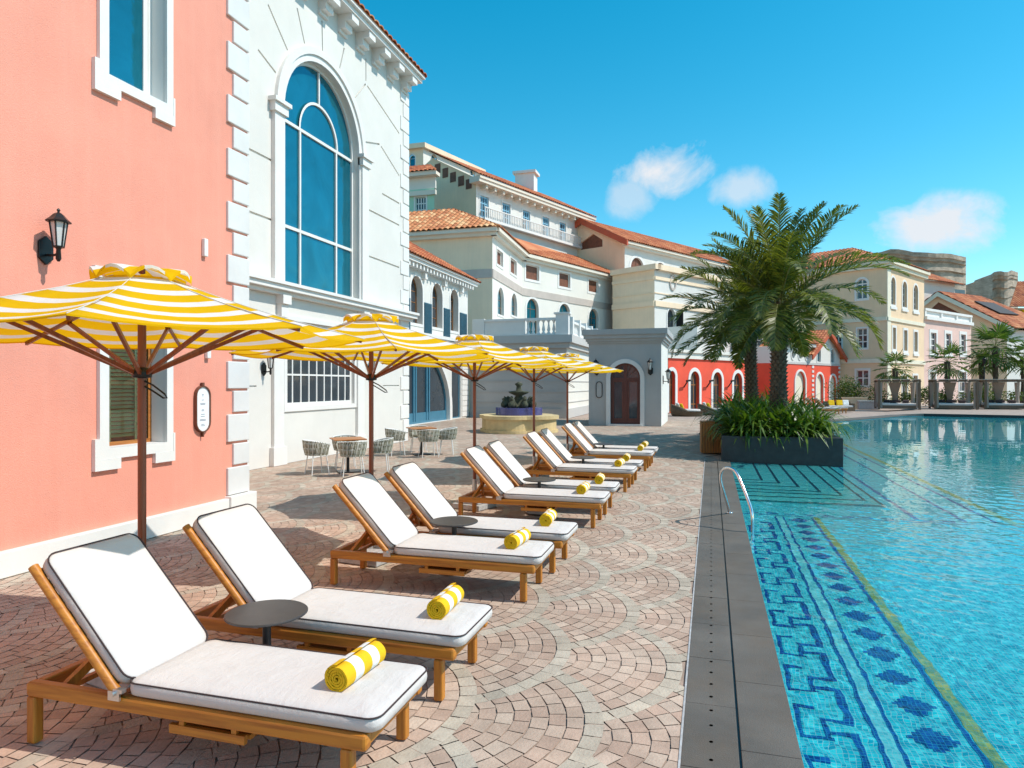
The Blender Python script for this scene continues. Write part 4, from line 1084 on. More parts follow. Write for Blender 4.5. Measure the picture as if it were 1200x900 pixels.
for w_ in (wb1, wb2):
    L_ = w_.L
    w_.slab(mb, 0, L_, zb - .9, zb - .6, -.003, .12); w_.slab(mb, 0, L_ + (.4 if w_ is wb1 else 0), zb + .0, zb + .5, -.5, .4); w_.slab(mb, 0, L_, zb - 3.4, zb - 2.9, -.003, .15); w_.slab(mb, 0, L_, zb - 2.2, zb - 2.1, -.003, .07)
mb.build('string_courses', 'cream', cb_)
ms_, mz_ = wb2.px(788, 331); mb = MB(); wb2.ring(mb, [(ms_ + .55 * math.cos(a), mz_ + .8 * math.sin(a)) for a in [2 * PI * i / 16 for i in range(16)]], [(ms_ + .4 * math.cos(a), mz_ + .62 * math.sin(a)) for a in [2 * PI * i / 16 for i in range(16)]], -.003, .12); mb.build('medallion', 'band', cb_)
mb = MB(); s_, z_ = wb2.px(792.5, 366); wb2.slab(mb, s_, s_ + .08, wb2.px(792, 396)[1], z_, .02, .75); mb.build('open_shutter', 'black', cb_)
tf = MB(); tf.poly([wb2.pt(0, zb + .3, -.2), wb2.pt(wb2.L, zb + .3, -.2), wb2.pt(wb2.L, zb + .3, -9), wb2.pt(0, zb + .3, -9)]); tf.build('flat_roof', 'band', cb_)

# ---- red arcaded storey
dr0 = 46.4; r0 = XY(783, dr0); dr1 = along(783, dr0, 1.07, 876); r1 = XY(876, dr1); wr1 = Wall(r0, r1)
rb = empty('red_arcade_building', (r0.x + 6, r0.y + 4, 0), 'low bright red building with a row of white arched doors and pale cornice', 'building')
def reddoor(w_, b, par, blind=False):
    s0, s1, z0, z1 = w_.rpx(*b); z0 = .03
    if blind:
        A = loop_arch(s0, s1, z0, z1, 14); w_.holes.append(A)
        mb = MB(); mb.poly([w_.pt(x, z, -.18) for x, z in A]); o = mb.build('blind_arch', 'infill', par)
        mb = MB(); w_.ring(mb, loop_arch(s0 - .18, s1 + .18, z0 - .02, z1 + .18, 14), A, -.004, .08); mb.build('surround', 'trim', o)
        return
    dz = z0 + (z1 - z0) * .66
    o = window(w_, par, (s0, s1, z0, z1), True, rec=.22, fr=.07, nx=3, nz=1, fm='doorwood', gm='darkwin', surround=.26, bar=.07, zbars=[dz, .55], name='arched_door', open_bottom=True)
for b in ((783.6, 434.5, 791, 486), (808.7, 435, 819.3, 486), (835.3, 436, 845.7, 486), (859.6, 437, 869.5, 486)): reddoor(wr1, b, rb)
zr = wr1.px(783, 419.5)[1]
wr1.build(loop_rect(0, wr1.L, 0, zr), 'wall', 'red', rb, .25)
# recess
rc0 = r1 - wr1.n * 0.0
ra = r1 - wr1.n * 4.5; wq = Wall(r1, ra, True)
da = along(783, dr0, 1.07, 921.5); ann = XY(921.5, da)
rend = ann - wr1.n * 4.5
wrec = Wall(ra, rend)
for f_ in (.3, .72): pass
wq.build(loop_rect(0, wq.L, 0, zr), 'return_wall', 'red', rb)
for f_ in (.22, .62):
    s_ = wrec.L * f_; A = loop_arch(s_ - .55, s_ + .55, .03, 3.1, 12); wrec.holes.append(A)
    mb = MB(); mb.poly([wrec.pt(x, z, -.18) for x, z in A]); o = mb.build('blind_arch', 'infill', rb); mb = MB(); wrec.ring(mb, loop_arch(s_ - .73, s_ + .73, .02, 3.28, 12), A, -.004, .08); mb.build('surround', 'trim', o)
wrec.build(loop_rect(0, wrec.L, 0, zr), 'recess_wall', 'red', rb)
mb = MB(); wr1.slab(mb, -.2, wr1.L, zr + .001, zr + .42, -.3, .12); wr1.slab(mb, -.25, wr1.L, zr + .421, zr + .62, -9, .25); wrec.slab(mb, 0, wrec.L, zr + .003, zr + .60, -6, .1); mb.build('cornice', 'ivory', rb)
wup = MB(); wrec.slab(wup, 0, wrec.L, zr + .61, zr + 3.2, -3, -.05); wup.build('upper_wall', 'white', rb)
for px_ in (801, 828, 853, 873):
    mb = MB(); s_, z_ = wr1.px(px_, 449)
    mb.beam(wr1.pt(s_, z_ - .3, .02), wr1.pt(s_, z_ + .15, .35), .07, .07); mb.beam(wr1.pt(s_ - .25, z_ + .15, .4), wr1.pt(s_ + .25, z_ + .2, .4), .1, .12)
    mb.build('wall_bracket', 'black', rb)
# gabled red annexe
ra_b = empty('red_gabled_annexe', (ann.x + 3, ann.y + 4, 0), 'small red and white annexe with gable, red tiles and cream blind arches', 'building')
dm_ = along(783, dr0, 1.07, 951.5); mid = XY(951.5, dm_); de = along(783, dr0, 1.07, 984); end = XY(984, de)
wa = Wall(ann, mid); wg = Wall(mid, end); ws = Wall(ann - wr1.n * 4.5, ann)
for b in ((931.5, 435, 943.5, 474),): reddoor(wa, b, ra_b, True)
for b in ((956, 438, 964.5, 473), (971.8, 440, 979.6, 473)): reddoor(wg, b, ra_b, True)
zt = wa.px(923, 425)[1]; zwt = wa.px(935, 406)[1]
wa.build(loop_rect(0, wa.L, 0, zt), 'wall', 'red', ra_b); wg.build(loop_rect(0, wg.L, 0, zt), 'wall', 'red', ra_b); ws.build(loop_rect(0, ws.L, 0, zt), 'wall', 'red', ra_b)
wa.holes = []; wg.holes = []
for cx_, cy_ in ((929, 415), (937, 415.5), (945, 416)):
    s_, z_ = wa.px(cx_, cy_); A = [(s_ + .3 * math.cos(2 * PI * i / 14), z_ + .42 * math.sin(2 * PI * i / 14)) for i in range(14)]
    wa.holes.append(A); mb = MB(); mb.poly([wa.pt(x, z, -.15) for x, z in A]); o = mb.build('round_window', 'darkwin', ra_b)
    mb = MB(); wa.ring(mb, [(s_ + .4 * math.cos(2 * PI * i / 14), z_ + .54 * math.sin(2 * PI * i / 14)) for i in range(14)], A, -.003, .06); mb.build('surround', 'trim', o)
wa.build(loop_rect(0, wa.L, zt + .001, zwt), 'upper_wall', 'white', ra_b, .15)
for b in ((957.5, 407, 961.5, 424), (973.5, 409, 977.5, 425)): window(wg, ra_b, wg.rpx(*b), True, rec=.12, nx=1, nz=1, gm='bluewin', fm='band', surround=.1)
gz = wg.px(968, 393)[1]; gs = wg.px(968, 393)[0]
wg.build([(0, zt + .001), (wg.L, zt + .001), (wg.L, zwt - .1), (gs, gz), (0, zwt - .1)], 'gable_wall', 'white', ra_b, .15)
mb = MB(); ws.slab(mb, 0, ws.L, zt + .001, zwt, -.1, 0); mb.build('side_wall', 'ivory', ra_b)
mb = MB(); z = .1
for q_ in (.15, wg.L - .15):
    z = .1
    while z < zt: wg.slab(mb, q_ - .2, q_ + .2, z, z + .22, -.003, .05); z += .42
mb.build('quoins', 'trim', ra_b)
mb = MB(); wa.slab(mb, -.1, wa.L, zwt + .001, zwt + .3, -.1, .4); wa.slab(mb, 0, wa.L, zt - .1, zt + .1, -.003, .06); wg.slab(mb, 0, wg.L, zt - .1, zt + .1, -.003, .06); mb.build('eave', 'pale_grey', ra_b)
roof_face(ra_b, wa.pt(-.3, zwt + .32, .5), wa.pt(wa.L + .4, zwt + .32, .5), [wa.pt(wa.L + .4, zwt + 2.2, -3.4), wa.pt(-.3, zwt + 2.2, -3.4)], 'roof', .3, .42, lift=.09)
pk = wg.pt(gs, gz + .5, .5); e1_ = wg.pt(wg.L + .9, zwt - .95, .5); e0_ = wg.pt(-.9, zwt - .7, .5); back = -wg.n * 6
roof_face(ra_b, e1_, e1_ + back, [pk + back, pk], 'roof', .3, .42, lift=.09); roof_face(ra_b, e0_, e0_ + back, [pk + back, pk], 'roof', .3, .42, lift=.09)
mb = MB(); mb.prism([e1_ - UP * .02, pk - UP * .02, pk - UP * .45, e1_ - UP * .45], wg.n * -.12); mb.prism([e0_ - UP * .02, pk - UP * .025, pk - UP * .445, e0_ - UP * .45], wg.n * -.12); mb.build('verge_board', 'redfascia', ra_b)

# ---- beige corner house
dB = 64.0; c0 = XY(1039.5, dB); kR = 1.1
dB2 = along(1039.5, dB, kR, 1083); c1 = XY(1083, dB2); wR = Wall(c0, c1); wL = Wall(c0 + V((-wR.u.y, wR.u.x, 0)) * 9.5, c0)
bh = empty('beige_corner_house', (c0.x, c0.y + 6, 0), 'three storey beige corner house with hipped red roof and slim arched windows', 'building')
zh = wR.px(1040, 309)[1]
for b in ((1044, 325, 1049, 357), (1057.5, 330, 1062.5, 360), (1070.5, 334, 1075.5, 363)): window(wR, bh, wR.rpx(*b), True, rec=.2, nx=2, nz=3, gm='darkwin', surround=.2, sill=.25)
for b in ((1046, 384, 1049.5, 409), (1059, 387, 1063, 411), (1071, 389, 1075, 412)): window(wR, bh, wR.rpx(*b), rec=.2, nx=2, nz=3, gm='darkwin', surround=.22, sill=.25)
for b in ((1057, 440, 1063, 474),(1070,440,1075,472)): window(wR, bh, wR.rpx(*b), rec=.2, nx=2, nz=3, gm='darkwin', surround=.2)
for b in ((1005, 385, 1016, 408), (978, 386, 986, 408)): window(wL, bh, wL.rpx(*b), rec=.15, nx=2, nz=3, gm='darkwin', surround=.15, bar=.1)
window(wL, bh, wL.rpx(1004, 434, 1017.5, 452), rec=.15, nx=2, nz=2, gm='darkwin', surround=.2, bar=.12)
window(wL, bh, wL.rpx(1004, 327, 1016, 350), True, rec=.15, nx=2, nz=2, gm='darkwin', surround=.2, bar=.12)
wR.build(loop_rect(0, wR.L, 0, zh), 'wall', 'beige', bh, .2); wL.build(loop_rect(0, wL.L, 0, zh), 'end_wall', 'beige', bh, .2)
mb = MB()
for w_ in (wL, wR):
    for z0_, z1_, o_ in ((zh - .35, zh, .3), (zh + .001, zh + .3, .5)): w_.slab(mb, -.2, w_.L + .3, z0_, z1_, -.05, o_)
    zc = wR.px(1040, 373)[1]; w_.slab(mb, 0, w_.L, zc - .2, zc + .15, -.003, .12); zc = wR.px(1040, 422)[1]; w_.slab(mb, 0, w_.L, zc - .25, zc + .15, -.003, .14)
wR.slab(mb, 0, .9, 0, zh - .36, -.002, .05)
mb.build('string_courses', 'infill', bh)
e = zh + .31; cA = V((c0.x, c0.y, e)) + (wR.n + wL.n) * .55
eR = wR.pt(wR.L, e, .55); eL = wL.pt(0, e, .55)
hp = V((c0.x, c0.y, e + 2.5)) - wR.n * 5.0 - wL.n * 4.6
roof_face(bh, cA, eR, [hp + wR.u * (wR.L - 4.5), hp], 'roof', .4, .5, lift=.1); roof_face(bh, eL, cA, [hp, hp - wR.n * 5], 'roof', .4, .5, lift=.1)

# ---- pale pink house with white parapet
dK = along(1083, dB2, 1.3, 1138); k1 = XY(1138, dK)
ph = empty('pale_pink_house', (c1.x + 3, c1.y + 4, 0), 'two storey pale pink house with white balustraded parapet beside the beige house', 'building')
wk = Wall(c1, k1); zk = wk.px(1110, 378)[1]
for b in ((1090.5, 390, 1097, 412), (1108, 391, 1114, 412), (1125.5, 392, 1131.5, 412)): window(wk, ph, wk.rpx(*b), rec=.15, nx=2, nz=3, gm='darkwin', surround=.35, bar=.1, sill=.3)
for b in ((1089, 436, 1096, 476), (1124, 436, 1132, 470)): window(wk, ph, wk.rpx(*b), rec=.15, nx=2, nz=3, gm='darkwin', surround=.25, bar=.12)
wk.build(loop_rect(0, wk.L, 0, zk), 'wall', 'pale_pink', ph, .2)
wks = Wall(k1, k1 - wk.n * 8); wks.build(loop_rect(0, wks.L, 0, zk), 'side_wall', 'pale_pink', ph)
mb = MB(); wk.slab(mb, 0, wk.L, zk + .001, zk + .35, -.3, .3); wk.slab(mb, 0, wk.L, zk + .951, zk + 1.2, -.2, .15)
q = 0
while q < wk.L - .3: wk.slab(mb, q, q + .35, zk + .351, zk + .95, -.1, .1); q += wk.L / 3 - .12
wk.slab(mb, 0, wk.L, zk + .352, zk + .95, -.1, -.06)
mb.build('parapet', 'trim', ph)
# ---- gabled ochre house behind
oA, oB = XY(1076, 88.0), XY(1180, 83.5)
oh = empty('gabled_ochre_house', (oA.x + 5, oA.y + 5, 0), 'ochre gabled house with dark triangular vent and shallow red roof at right', 'building')
wo = Wall(oA, oB)
pk_s, pk_z = wo.px(1098, 345); rt = wo.px(1178, 384); lf = wo.px(1077, 363)
tri = [wo.px(*p) for p in ((1081, 371), (1133, 371), (1100, 354))]; wo.holes.append(tri)
mb = MB(); mb.poly([wo.pt(*p, -.3) for p in tri]); mb.build('gable_vent', 'brownwin', oh)
wo.build([(0, 0), (wo.L, 0), (wo.L, rt[1]), (pk_s, pk_z), (0, lf[1])], 'gable_wall', 'beige', oh, .25)
pk = wo.pt(pk_s, pk_z + .3, .6); er = wo.pt(rt[0] + .8, rt[1] - .1, .6); el = wo.pt(lf[0] - 1, lf[1] - .3, .6)
bkv = (FW * .48 + RT * .876) * 10.2
roof_face(oh, er, er + bkv * 1.5, [pk + bkv, pk], 'roof', .4, .55, lift=.1); roof_face(oh, el, el + bkv, [pk + bkv, pk], 'roof', .4, .55, lift=.1)
mb = MB(); mb.prism([er - UP * .03, pk - UP * .03, pk - UP * .6, er - UP * .6], -wo.n * .2); mb.prism([el - UP * .03, pk - UP * .035, pk - UP * .59, el - UP * .6], -wo.n * .2); mb.build('verge_board', 'infill', oh)
wo2 = Wall(oB, oB + bkv * 2); wo2.build(loop_rect(0, wo2.L, 0, rt[1] - .2), 'side_wall', 'white', oh)
sk = MB(); c = pk + (er - pk) * .28 + bkv * .35 + UP * .1; nn_ = (er - pk).cross(bkv).normalized(); u1, u2 = (er - pk).normalized(), bkv.normalized()
if nn_.z < 0: nn_ = -nn_
sk.prism([c + nn_ * .1, c + u1 * 3.2 + nn_ * .1, c + u1 * 3.2 + u2 * 4.5 + nn_ * .1, c + u2 * 4.5 + nn_ * .1], nn_ * .12); sk.build('skylight', 'platform', oh)
# ---- small white house behind the beige one
dW = 88; a, b = XY(1080, dW), XY(1119, dW + 3); wh = Wall(a, b)
sh = empty('small_white_house', (a.x, a.y + 3, 0), 'small white gable house with red roof between beige house and grey ruin', 'building')
zsh = wh.px(1110, 331)[1]
wh.build(loop_rect(0, wh.L, 0, zsh), 'wall', 'ivory', sh)
roof_face(sh, wh.pt(-1, zsh, .8), wh.pt(wh.L + .8, zsh - .3, .8), [wh.pt(wh.L * .55, zsh + 2.7, -5), wh.pt(-4, zsh + 3.2, -5)], 'roof', .4, .55, lift=.1)
mb = MB(); wh.slab(mb, wh.L + .02, wh.L + 2.2, 0, zsh - .8, -2, 0); mb.build('dark_bay', 'darkwin', sh)
# ---- ruined amphitheatre, two blocks
def ruin(name, px0, px1, d, ytop, ybot, sag, label, nseg=10, slope=0):
    t = empty(name, XY((px0 + px1) / 2, d + 6), label, 'ruin')
    zt = P3(px0, ytop, d).z; mb = MB(); prof = []
    for i in range(nseg + 1):
        f = i / nseg; px_ = px0 + (px1 - px0) * f; dd = d + sag * (2 * f - 1) ** 2; p = XY(px_, dd); prof.append((p, zt + slope * f + .25 * math.sin(f * 9) + RND.uniform(-.12, .12)))
    lev = [(-40, 0), (-4.4, 0), (-4.35, -.5), (-3.8, -.5), (-3.75, .0), (-2.7, .0), (-2.65, -.8), (-2.1, -.8), (-2.05, -.3), (-1.25, -.4), (-1.2, -1.1), (-.75, -1.3), (-.7, -1.7), (0, -1.9)]
    vs = []; fs = []
    for p, z in prof:
        o = (V((CAM.x, CAM.y, 0)) - p).normalized()
        for f, pr in lev: vs.append(p - o * pr + UP * max(0, z + f))
        vs.append(p - o * 3.0 + UP * z); vs.append(p - o * 3 + UP * 0)
    n_ = len(lev) + 2
    for i in range(nseg):
        for j in range(n_ - 1): fs.append((i * n_ + j, (i + 1) * n_ + j, (i + 1) * n_ + j + 1, i * n_ + j + 1))
    mb.add(vs, fs); mb.add(vs[:n_], [list(range(n_))]); mb.add(vs[-n_:], [list(range(n_))])
    mb.build('curved_wall', 'ruinstone', t)
    return t, prof
t, pr = ruin('ruined_amphitheatre', 1026, 1132, 112, 293, 340, 4, 'curved weathered grey stone amphitheatre ruin above the roofs', 12, -.9)
t, pr = ruin('ruined_tower', 1161, 1193, 118, 320, 360, 3.5, 'broken weathered grey stone tower ruin at the far right skyline', 8, 0.25)
mb = MB()
rw = Wall(XY(1130, 117), XY(1163, 116)); za, zc = P3(1130, 334, 117).z, P3(1163, 321, 116).z
mb.prism([rw.pt(*q) for q in ((0, 0), (rw.L, 0), (rw.L, zc), (rw.L * .72, zc - .5), (rw.L * .70, zc - .9), (rw.L * .38, za + .5), (rw.L * .36, za + .2), (0, za))], -rw.n * 4)
mb.build('broken_wall', 'ruinstone', t, fix=True)
# ---- house at the right edge
dE = 92; a, b = XY(1188, dE), XY(1250, dE); we = Wall(a, b)
eh = empty('right_edge_house', (b.x, b.y + 4, 0), 'cream house with yellow awning and red roof cut by the right edge', 'building')
ze_ = we.px(1195, 361)[1]
window(we, eh, we.rpx(1193, 371, 1206, 392), True, rec=.2, nx=2, nz=2, gm='darkwin', surround=.15)
we.build(loop_rect(0, we.L, 0, ze_), 'wall', 'cream', eh)
roof_face(eh, we.pt(-1.2, ze_ + .1, .8), we.pt(we.L, ze_ + .1, .8), [we.pt(we.L, ze_ + 4.5, -6), we.pt(5, ze_ + 4.5, -6)], 'roof', .4, .55, lift=.1)
mb = MB(); s_, z_ = we.px(1196, 368); we.slab(mb, s_ - .3, s_ + 3, z_ - .9, z_ + .5, .05, .8); mb.build('awning', 'yel', eh)

# ================================================================== LOUNGERS, TOWELS, SIDE TABLES, PARASOLS
def rrect(L, W, r, ins, n=5):
    x0, x1, y0, y1 = ins, L - ins, -W / 2 + ins, W / 2 - ins; r = max(.004, r - ins * .6); out = []
    for cx, cy, a0 in ((x1 - r, y1 - r, 0), (x0 + r, y1 - r, 90), (x0 + r, y0 + r, 180), (x1 - r, y0 + r, 270)):
        for i in range(n + 1):
            a = math.radians(a0 + 90 * i / n); out.append((cx + r * math.cos(a), cy + r * math.sin(a)))
    return out
def cushion(L, W, T, mtx, r=.07, bulge=.014):
    mb = MB(); prof = [(.02, .0), (.004, .012), (0, T * .5), (.003, T - .012), (.014, T), (.06, T + .006), (.14, T + bulge)]
    loops = [[(x, y, z) for x, y in rrect(L, W, r, i_)] for i_, z in prof]; n = len(loops[0])
    vs = [p for l in loops for p in l]; fs = [(i * n + k, i * n + (k + 1) % n, (i + 1) * n + (k + 1) % n, (i + 1) * n + k) for i in range(len(loops) - 1) for k in range(n)]
    mb.add(vs, fs, 0, True); mb.add(loops[-1], [list(range(n))], 0, True); mb.add(loops[0], [list(range(n))[::-1]])
    pp = MB(); rl = rrect(L, W, r, .002); pp.tube([(x, y, T - .003) for x, y in rl[13:] + rl[:11]], .0048, 6)
    return mb.xf(mtx), pp.xf(mtx)
def make_lounger():
    t = empty('sun_lounger', (0, 0, 0)); ORG[t.name] = V((0, 0, 0))
    for sy in (-1, 1):
        mb = MB(); mb.box2((-.03, sy * .335, .262), (2.07, sy * .27, .342)); mb.build('side_rail', 'teak_x', t, bevel=.016)
    for sx in (0, 1.96):
        for sy in (-1, 1):
            mb = MB(); mb.box((sx, sy * .302, .131), (.062, .06, .2615)); mb.build('leg', 'teak_z', t, bevel=.012)
    mb = MB(); mb.box2((-.03, -.269, .268), (.03, .269, .336)); mb.box2((.03, .269, .336)) if False else None; mb.build('cross_rail', 'teak_y', t, bevel=.01)
    for x0_, x1_ in ((2.0, 2.06), (.55, .61)): mb = MB(); mb.box2((x0_, -.269, .268), (x1_, .269, .33)); mb.build('cross_rail', 'teak_y', t, bevel=.01)
    mb = MB(); x = .68
    while x < 2.0: mb.box2((x, -.269, .315), (x + .07, .269, .337)); x += .12
    mb.build('slats', 'teak_y', t)
    mb = MB(); mb.box2((.92, -.262, .19), (1.38, .262, .215)); mb.box2((.92, -.31, .185), (1.38, -.285, .23)); mb.box2((.92, .285, .185), (1.38, .31, .23))
    for sy in (-.297, .297): mb.box2((.98, sy - .01, .229), (1.01, sy + .01, .263)); mb.box2((1.30, sy - .01, .229), (1.33, sy + .01, .263))
    mb.build('shelf', 'teak_x', t)
    A = math.radians(47); hx, hz = .60, .375
    dx = V((-math.cos(A), 0, math.sin(A))); dz = V((math.sin(A), 0, math.cos(A))); dy = dz.cross(dx)
    mt = Matrix((( dx.x, dy.x, dz.x, hx), (dx.y, dy.y, dz.y, 0), (dx.z, dy.z, dz.z, hz), (0, 0, 0, 1)))
    mb = MB()
    for sy in (-1, 1): mb.tube([V((-.03, sy * .325, -.012)), V((.3, sy * .325, -.012)), V((.845, sy * .325, -.012))], .027, 10)
    for q in (.06, .79): mb.box((q, 0, -.012), (.05, .60, .03))
    q = .16
    while q < .74: mb.box((q, 0, -.008), (.06, .60, .018)); q += .11
    mb.xf(mt); br = mb.build('backrest', 'teak_x', t)
    mb = MB()
    for sy in (-1, 1):
        p = mt @ V((.42, sy * .26, -.03)); mb.beam(p, (.16, sy * .255, .30), .035, .05)
    mb.beam((.16, -.262, .295), (.16, .262, .295), .03, .03); mb.build('support_strut', 'teak_z', t)
    for sy in (-1, 1):
        mb = MB()
        mb.box((.60, sy * .345, .352), (.075, .012, .05)); mb.tube([(.60, sy * .33, .365), (.60, sy * .365, .365)], .014, 8); mb.box((.625, sy * .335, .378), (.06, .03, .02))
        mb.build('hinge', 'steel', t)
    c, p = cushion(1.485, .645, .078, Matrix.Translation((.64, 0, .343))); so = c.build('seat_cushion', 'cushion', t, fix=True); p.build('piping', 'piping', so)
    c, p = cushion(.865, .63, .075, mt @ Matrix.Translation((-.012, 0, .003))); so = c.build('back_cushion', 'cushion', t, fix=True); p.build('piping', 'piping', so)
    return t
LX = [-3.63, -3.61, -3.62, -3.575, -3.54, -3.53, -3.49, -3.475, -3.42, -3.40]
LY = [3.18, 4.30, 6.29, 7.32, 9.65, 10.65, 12.93, 13.95, 16.1, 17.1]
LL = ['teak lounger with ivory cushion nearest the camera, lower left foreground', 'teak lounger second from the camera, behind the nearest round side table',
      'teak lounger at the second parasol, the nearer one of its pair', 'teak lounger at the second parasol, the farther one of its pair',
      'teak lounger at the third parasol, the nearer one of its pair', 'teak lounger at the third parasol, the farther one of its pair',
      'teak lounger at the fourth parasol, the nearer one of its pair', 'teak lounger at the fourth parasol, the farther one of its pair',
      'teak lounger at the fifth parasol, next to last in the row', 'teak lounger at the far end of the row, last before the pavilion']
lounger = make_lounger()
def make_towel():
    t = empty('rolled_towel', (0, 0, 0)); return t
def towel_mesh():
    mb = MB(); turns = 4.6; n = int(turns * 22); pts = []
    for i in range(n + 1):
        a = 2 * PI * turns * i / n; r = .003 + .063 * (i / n); pts.append((r * math.cos(-a - 1.0), r * math.sin(-a - 1.0), r))
    bands = [(0, 0), (.075, 0), (.1515, 1), (.155, 1), (.23, 0), (.31, 1), (.37, 0)]
    ys = [0, .04, .085, .086, .13, .165, .166, .21, .245, .246, .285, .32, .321, .36, .385]
    mt = [0, 0, 0, 1, 1, 1, 0, 0, 0, 1, 1, 1, 0, 0]
    th = .0085; m_ = len(ys); vs = []; fs = []; ms = []
    for i, (x, z, r) in enumerate(pts):
        k = (r + th) / r if r > 0 else 1
        for j, y in enumerate(ys):
            w_ = 1 + .02 * noise.noise(V((x * 30, y * 22, z * 30))); e_ = .006 * noise.noise(V((i * .35, j, 3))) if j in (0, m_ - 1) else 0
            vs.append((x * k * w_, y + e_, z * k * w_))
    for i in range(n):
        for j in range(m_ - 1): fs.append((i * m_ + j, (i + 1) * m_ + j, (i + 1) * m_ + j + 1, i * m_ + j + 1)); ms.append(mt[j])
    for f, q in zip(fs, ms): mb.f.append(list(f)); mb.m.append(q); mb.sm.append(True)
    mb.v = [V(v) for v in vs]
    # layer edges seen at both ends
    for j, y in ((0, .0), (m_ - 1, .385)):
        for i in range(n):
            x0, z0, r0_ = pts[i]; x1, z1, r1_ = pts[i + 1]; k0 = (r0_ + th) / r0_; k1 = (r1_ + th) / r1_; q0 = (r0_ - .003) / r0_; q1 = (r1_ - .003) / r1_
            e = vs[i * m_ + j][1]
            mb.add([(x0 * k0, e, z0 * k0), (x1 * k1, e, z1 * k1), (x1 * q1, e, z1 * q1), (x0 * q0, e, z0 * q0)], [(0, 1, 2, 3)], 0)
        mb.lathe([(.0, 0), (.06, 0)], (0, 0, 0), 12, 2) if False else None
    return mb
tw0 = towel_mesh().build('rolled_towel', ['tyel', 'twhi', 'tdark'], None, (0, 0, 0))
TWL = ['yellow and white rolled towel on the nearest lounger, largest of all the towels', 'yellow and white rolled towel on the second lounger from the camera',
       'rolled striped towel on the nearer lounger of the second parasol', 'rolled striped towel on the farther lounger of the second parasol',
       'rolled striped towel on the nearer lounger of the third parasol', 'rolled striped towel on the farther lounger of the third parasol',
       'rolled striped towel on the nearer lounger of the fourth parasol', 'rolled striped towel on the farther lounger of the fourth parasol',
       'rolled striped towel on the nearer lounger of the fifth parasol', 'rolled striped towel on the last lounger of the row']
for i in range(10):
    o = lounger if i == 0 else copy_tree(lounger)
    o.location = (LX[i], LY[i], 0); o.rotation_euler.z = math.radians((0.3, -.4, .5, -.3, .2, .6, -.5, .3, -.2, .4)[i])
    tag(o, LL[i], 'sun lounger', 'teak loungers in a row along the pool')
    k = tw0 if i == 0 else tw0.copy()
    if i: COL.objects.link(k)
    k.location = (LX[i] + 1.80 + (.0, .06, .0, .03, -.03, .05, 0, .02, .03, 0)[i], LY[i] - .19 + (.06, .06, .04, .1, .02, .05, .08, .02, .1, .05)[i], .435 + .0625)
    k.rotation_euler.z = math.radians((-3, 2, -5, 3, 0, 4, -4, 2, 1, -3)[i])
    tag(k, TWL[i], 'towel', 'rolled striped towels on the loungers')
for j, (px_, py_, d_) in enumerate(((962, 485, 45.0), (971, 485, 46.2))):
    o = copy_tree(lounger); p = XY(px_, d_); o.location = (p.x - .9, p.y, 0); o.rotation_euler.z = YAW * .6
    tag(o, ('distant lounger on the far deck by the red annexe, nearer of two', 'distant lounger on the far deck by the red annexe, farther of two')[j], 'sun lounger', 'loungers on the far deck')

def side_table():
    t = empty('side_table', (0, 0, 0)); ORG[t.name] = V((0, 0, 0))
    mb = MB(); mb.lathe([(.0, .515), (.245, .515), (.256, .520), (.256, .528), (.250, .532), (.0, .532)], (0, 0, 0), 40, 0, False); mb.build('table_top', 'tabletop', t, fix=True)
    mb = MB(); mb.tube([(0, 0, .02), (0, 0, .515)], .027, 14); mb.build('post', 'tabletop', t)
    mb = MB(); mb.lathe([(.0, .012), (.20, .012), (.20, .02), (.05, .032), (.0, .032)], (0, 0, 0), 28, 0, False)
    for k in range(4): mb.lathe([(.0, 0), (.02, 0), (.02, .012), (0, .012)], (.16 * math.cos(k * PI / 2 + .6), .16 * math.sin(k * PI / 2 + .6), 0), 8)
    mb.build('base', 'tabletop', t, fix=True)
    return t
st0 = side_table()
STL = ['round charcoal side table between the two nearest loungers', 'round charcoal side table between the loungers of the second parasol', 'round charcoal side table between the loungers of the third parasol', 'round charcoal side table between the loungers of the fourth parasol', 'round charcoal side table between the last two loungers']
for i, (x, y) in enumerate(((-2.75, 3.74), (-2.65, 6.8), (-2.55, 10.15), (-2.47, 13.45), (-2.54, 16.6))):
    o = st0 if i == 0 else copy_tree(st0); o.location = (x, y, 0); tag(o, STL[i], 'side table', 'round side tables between the loungers')

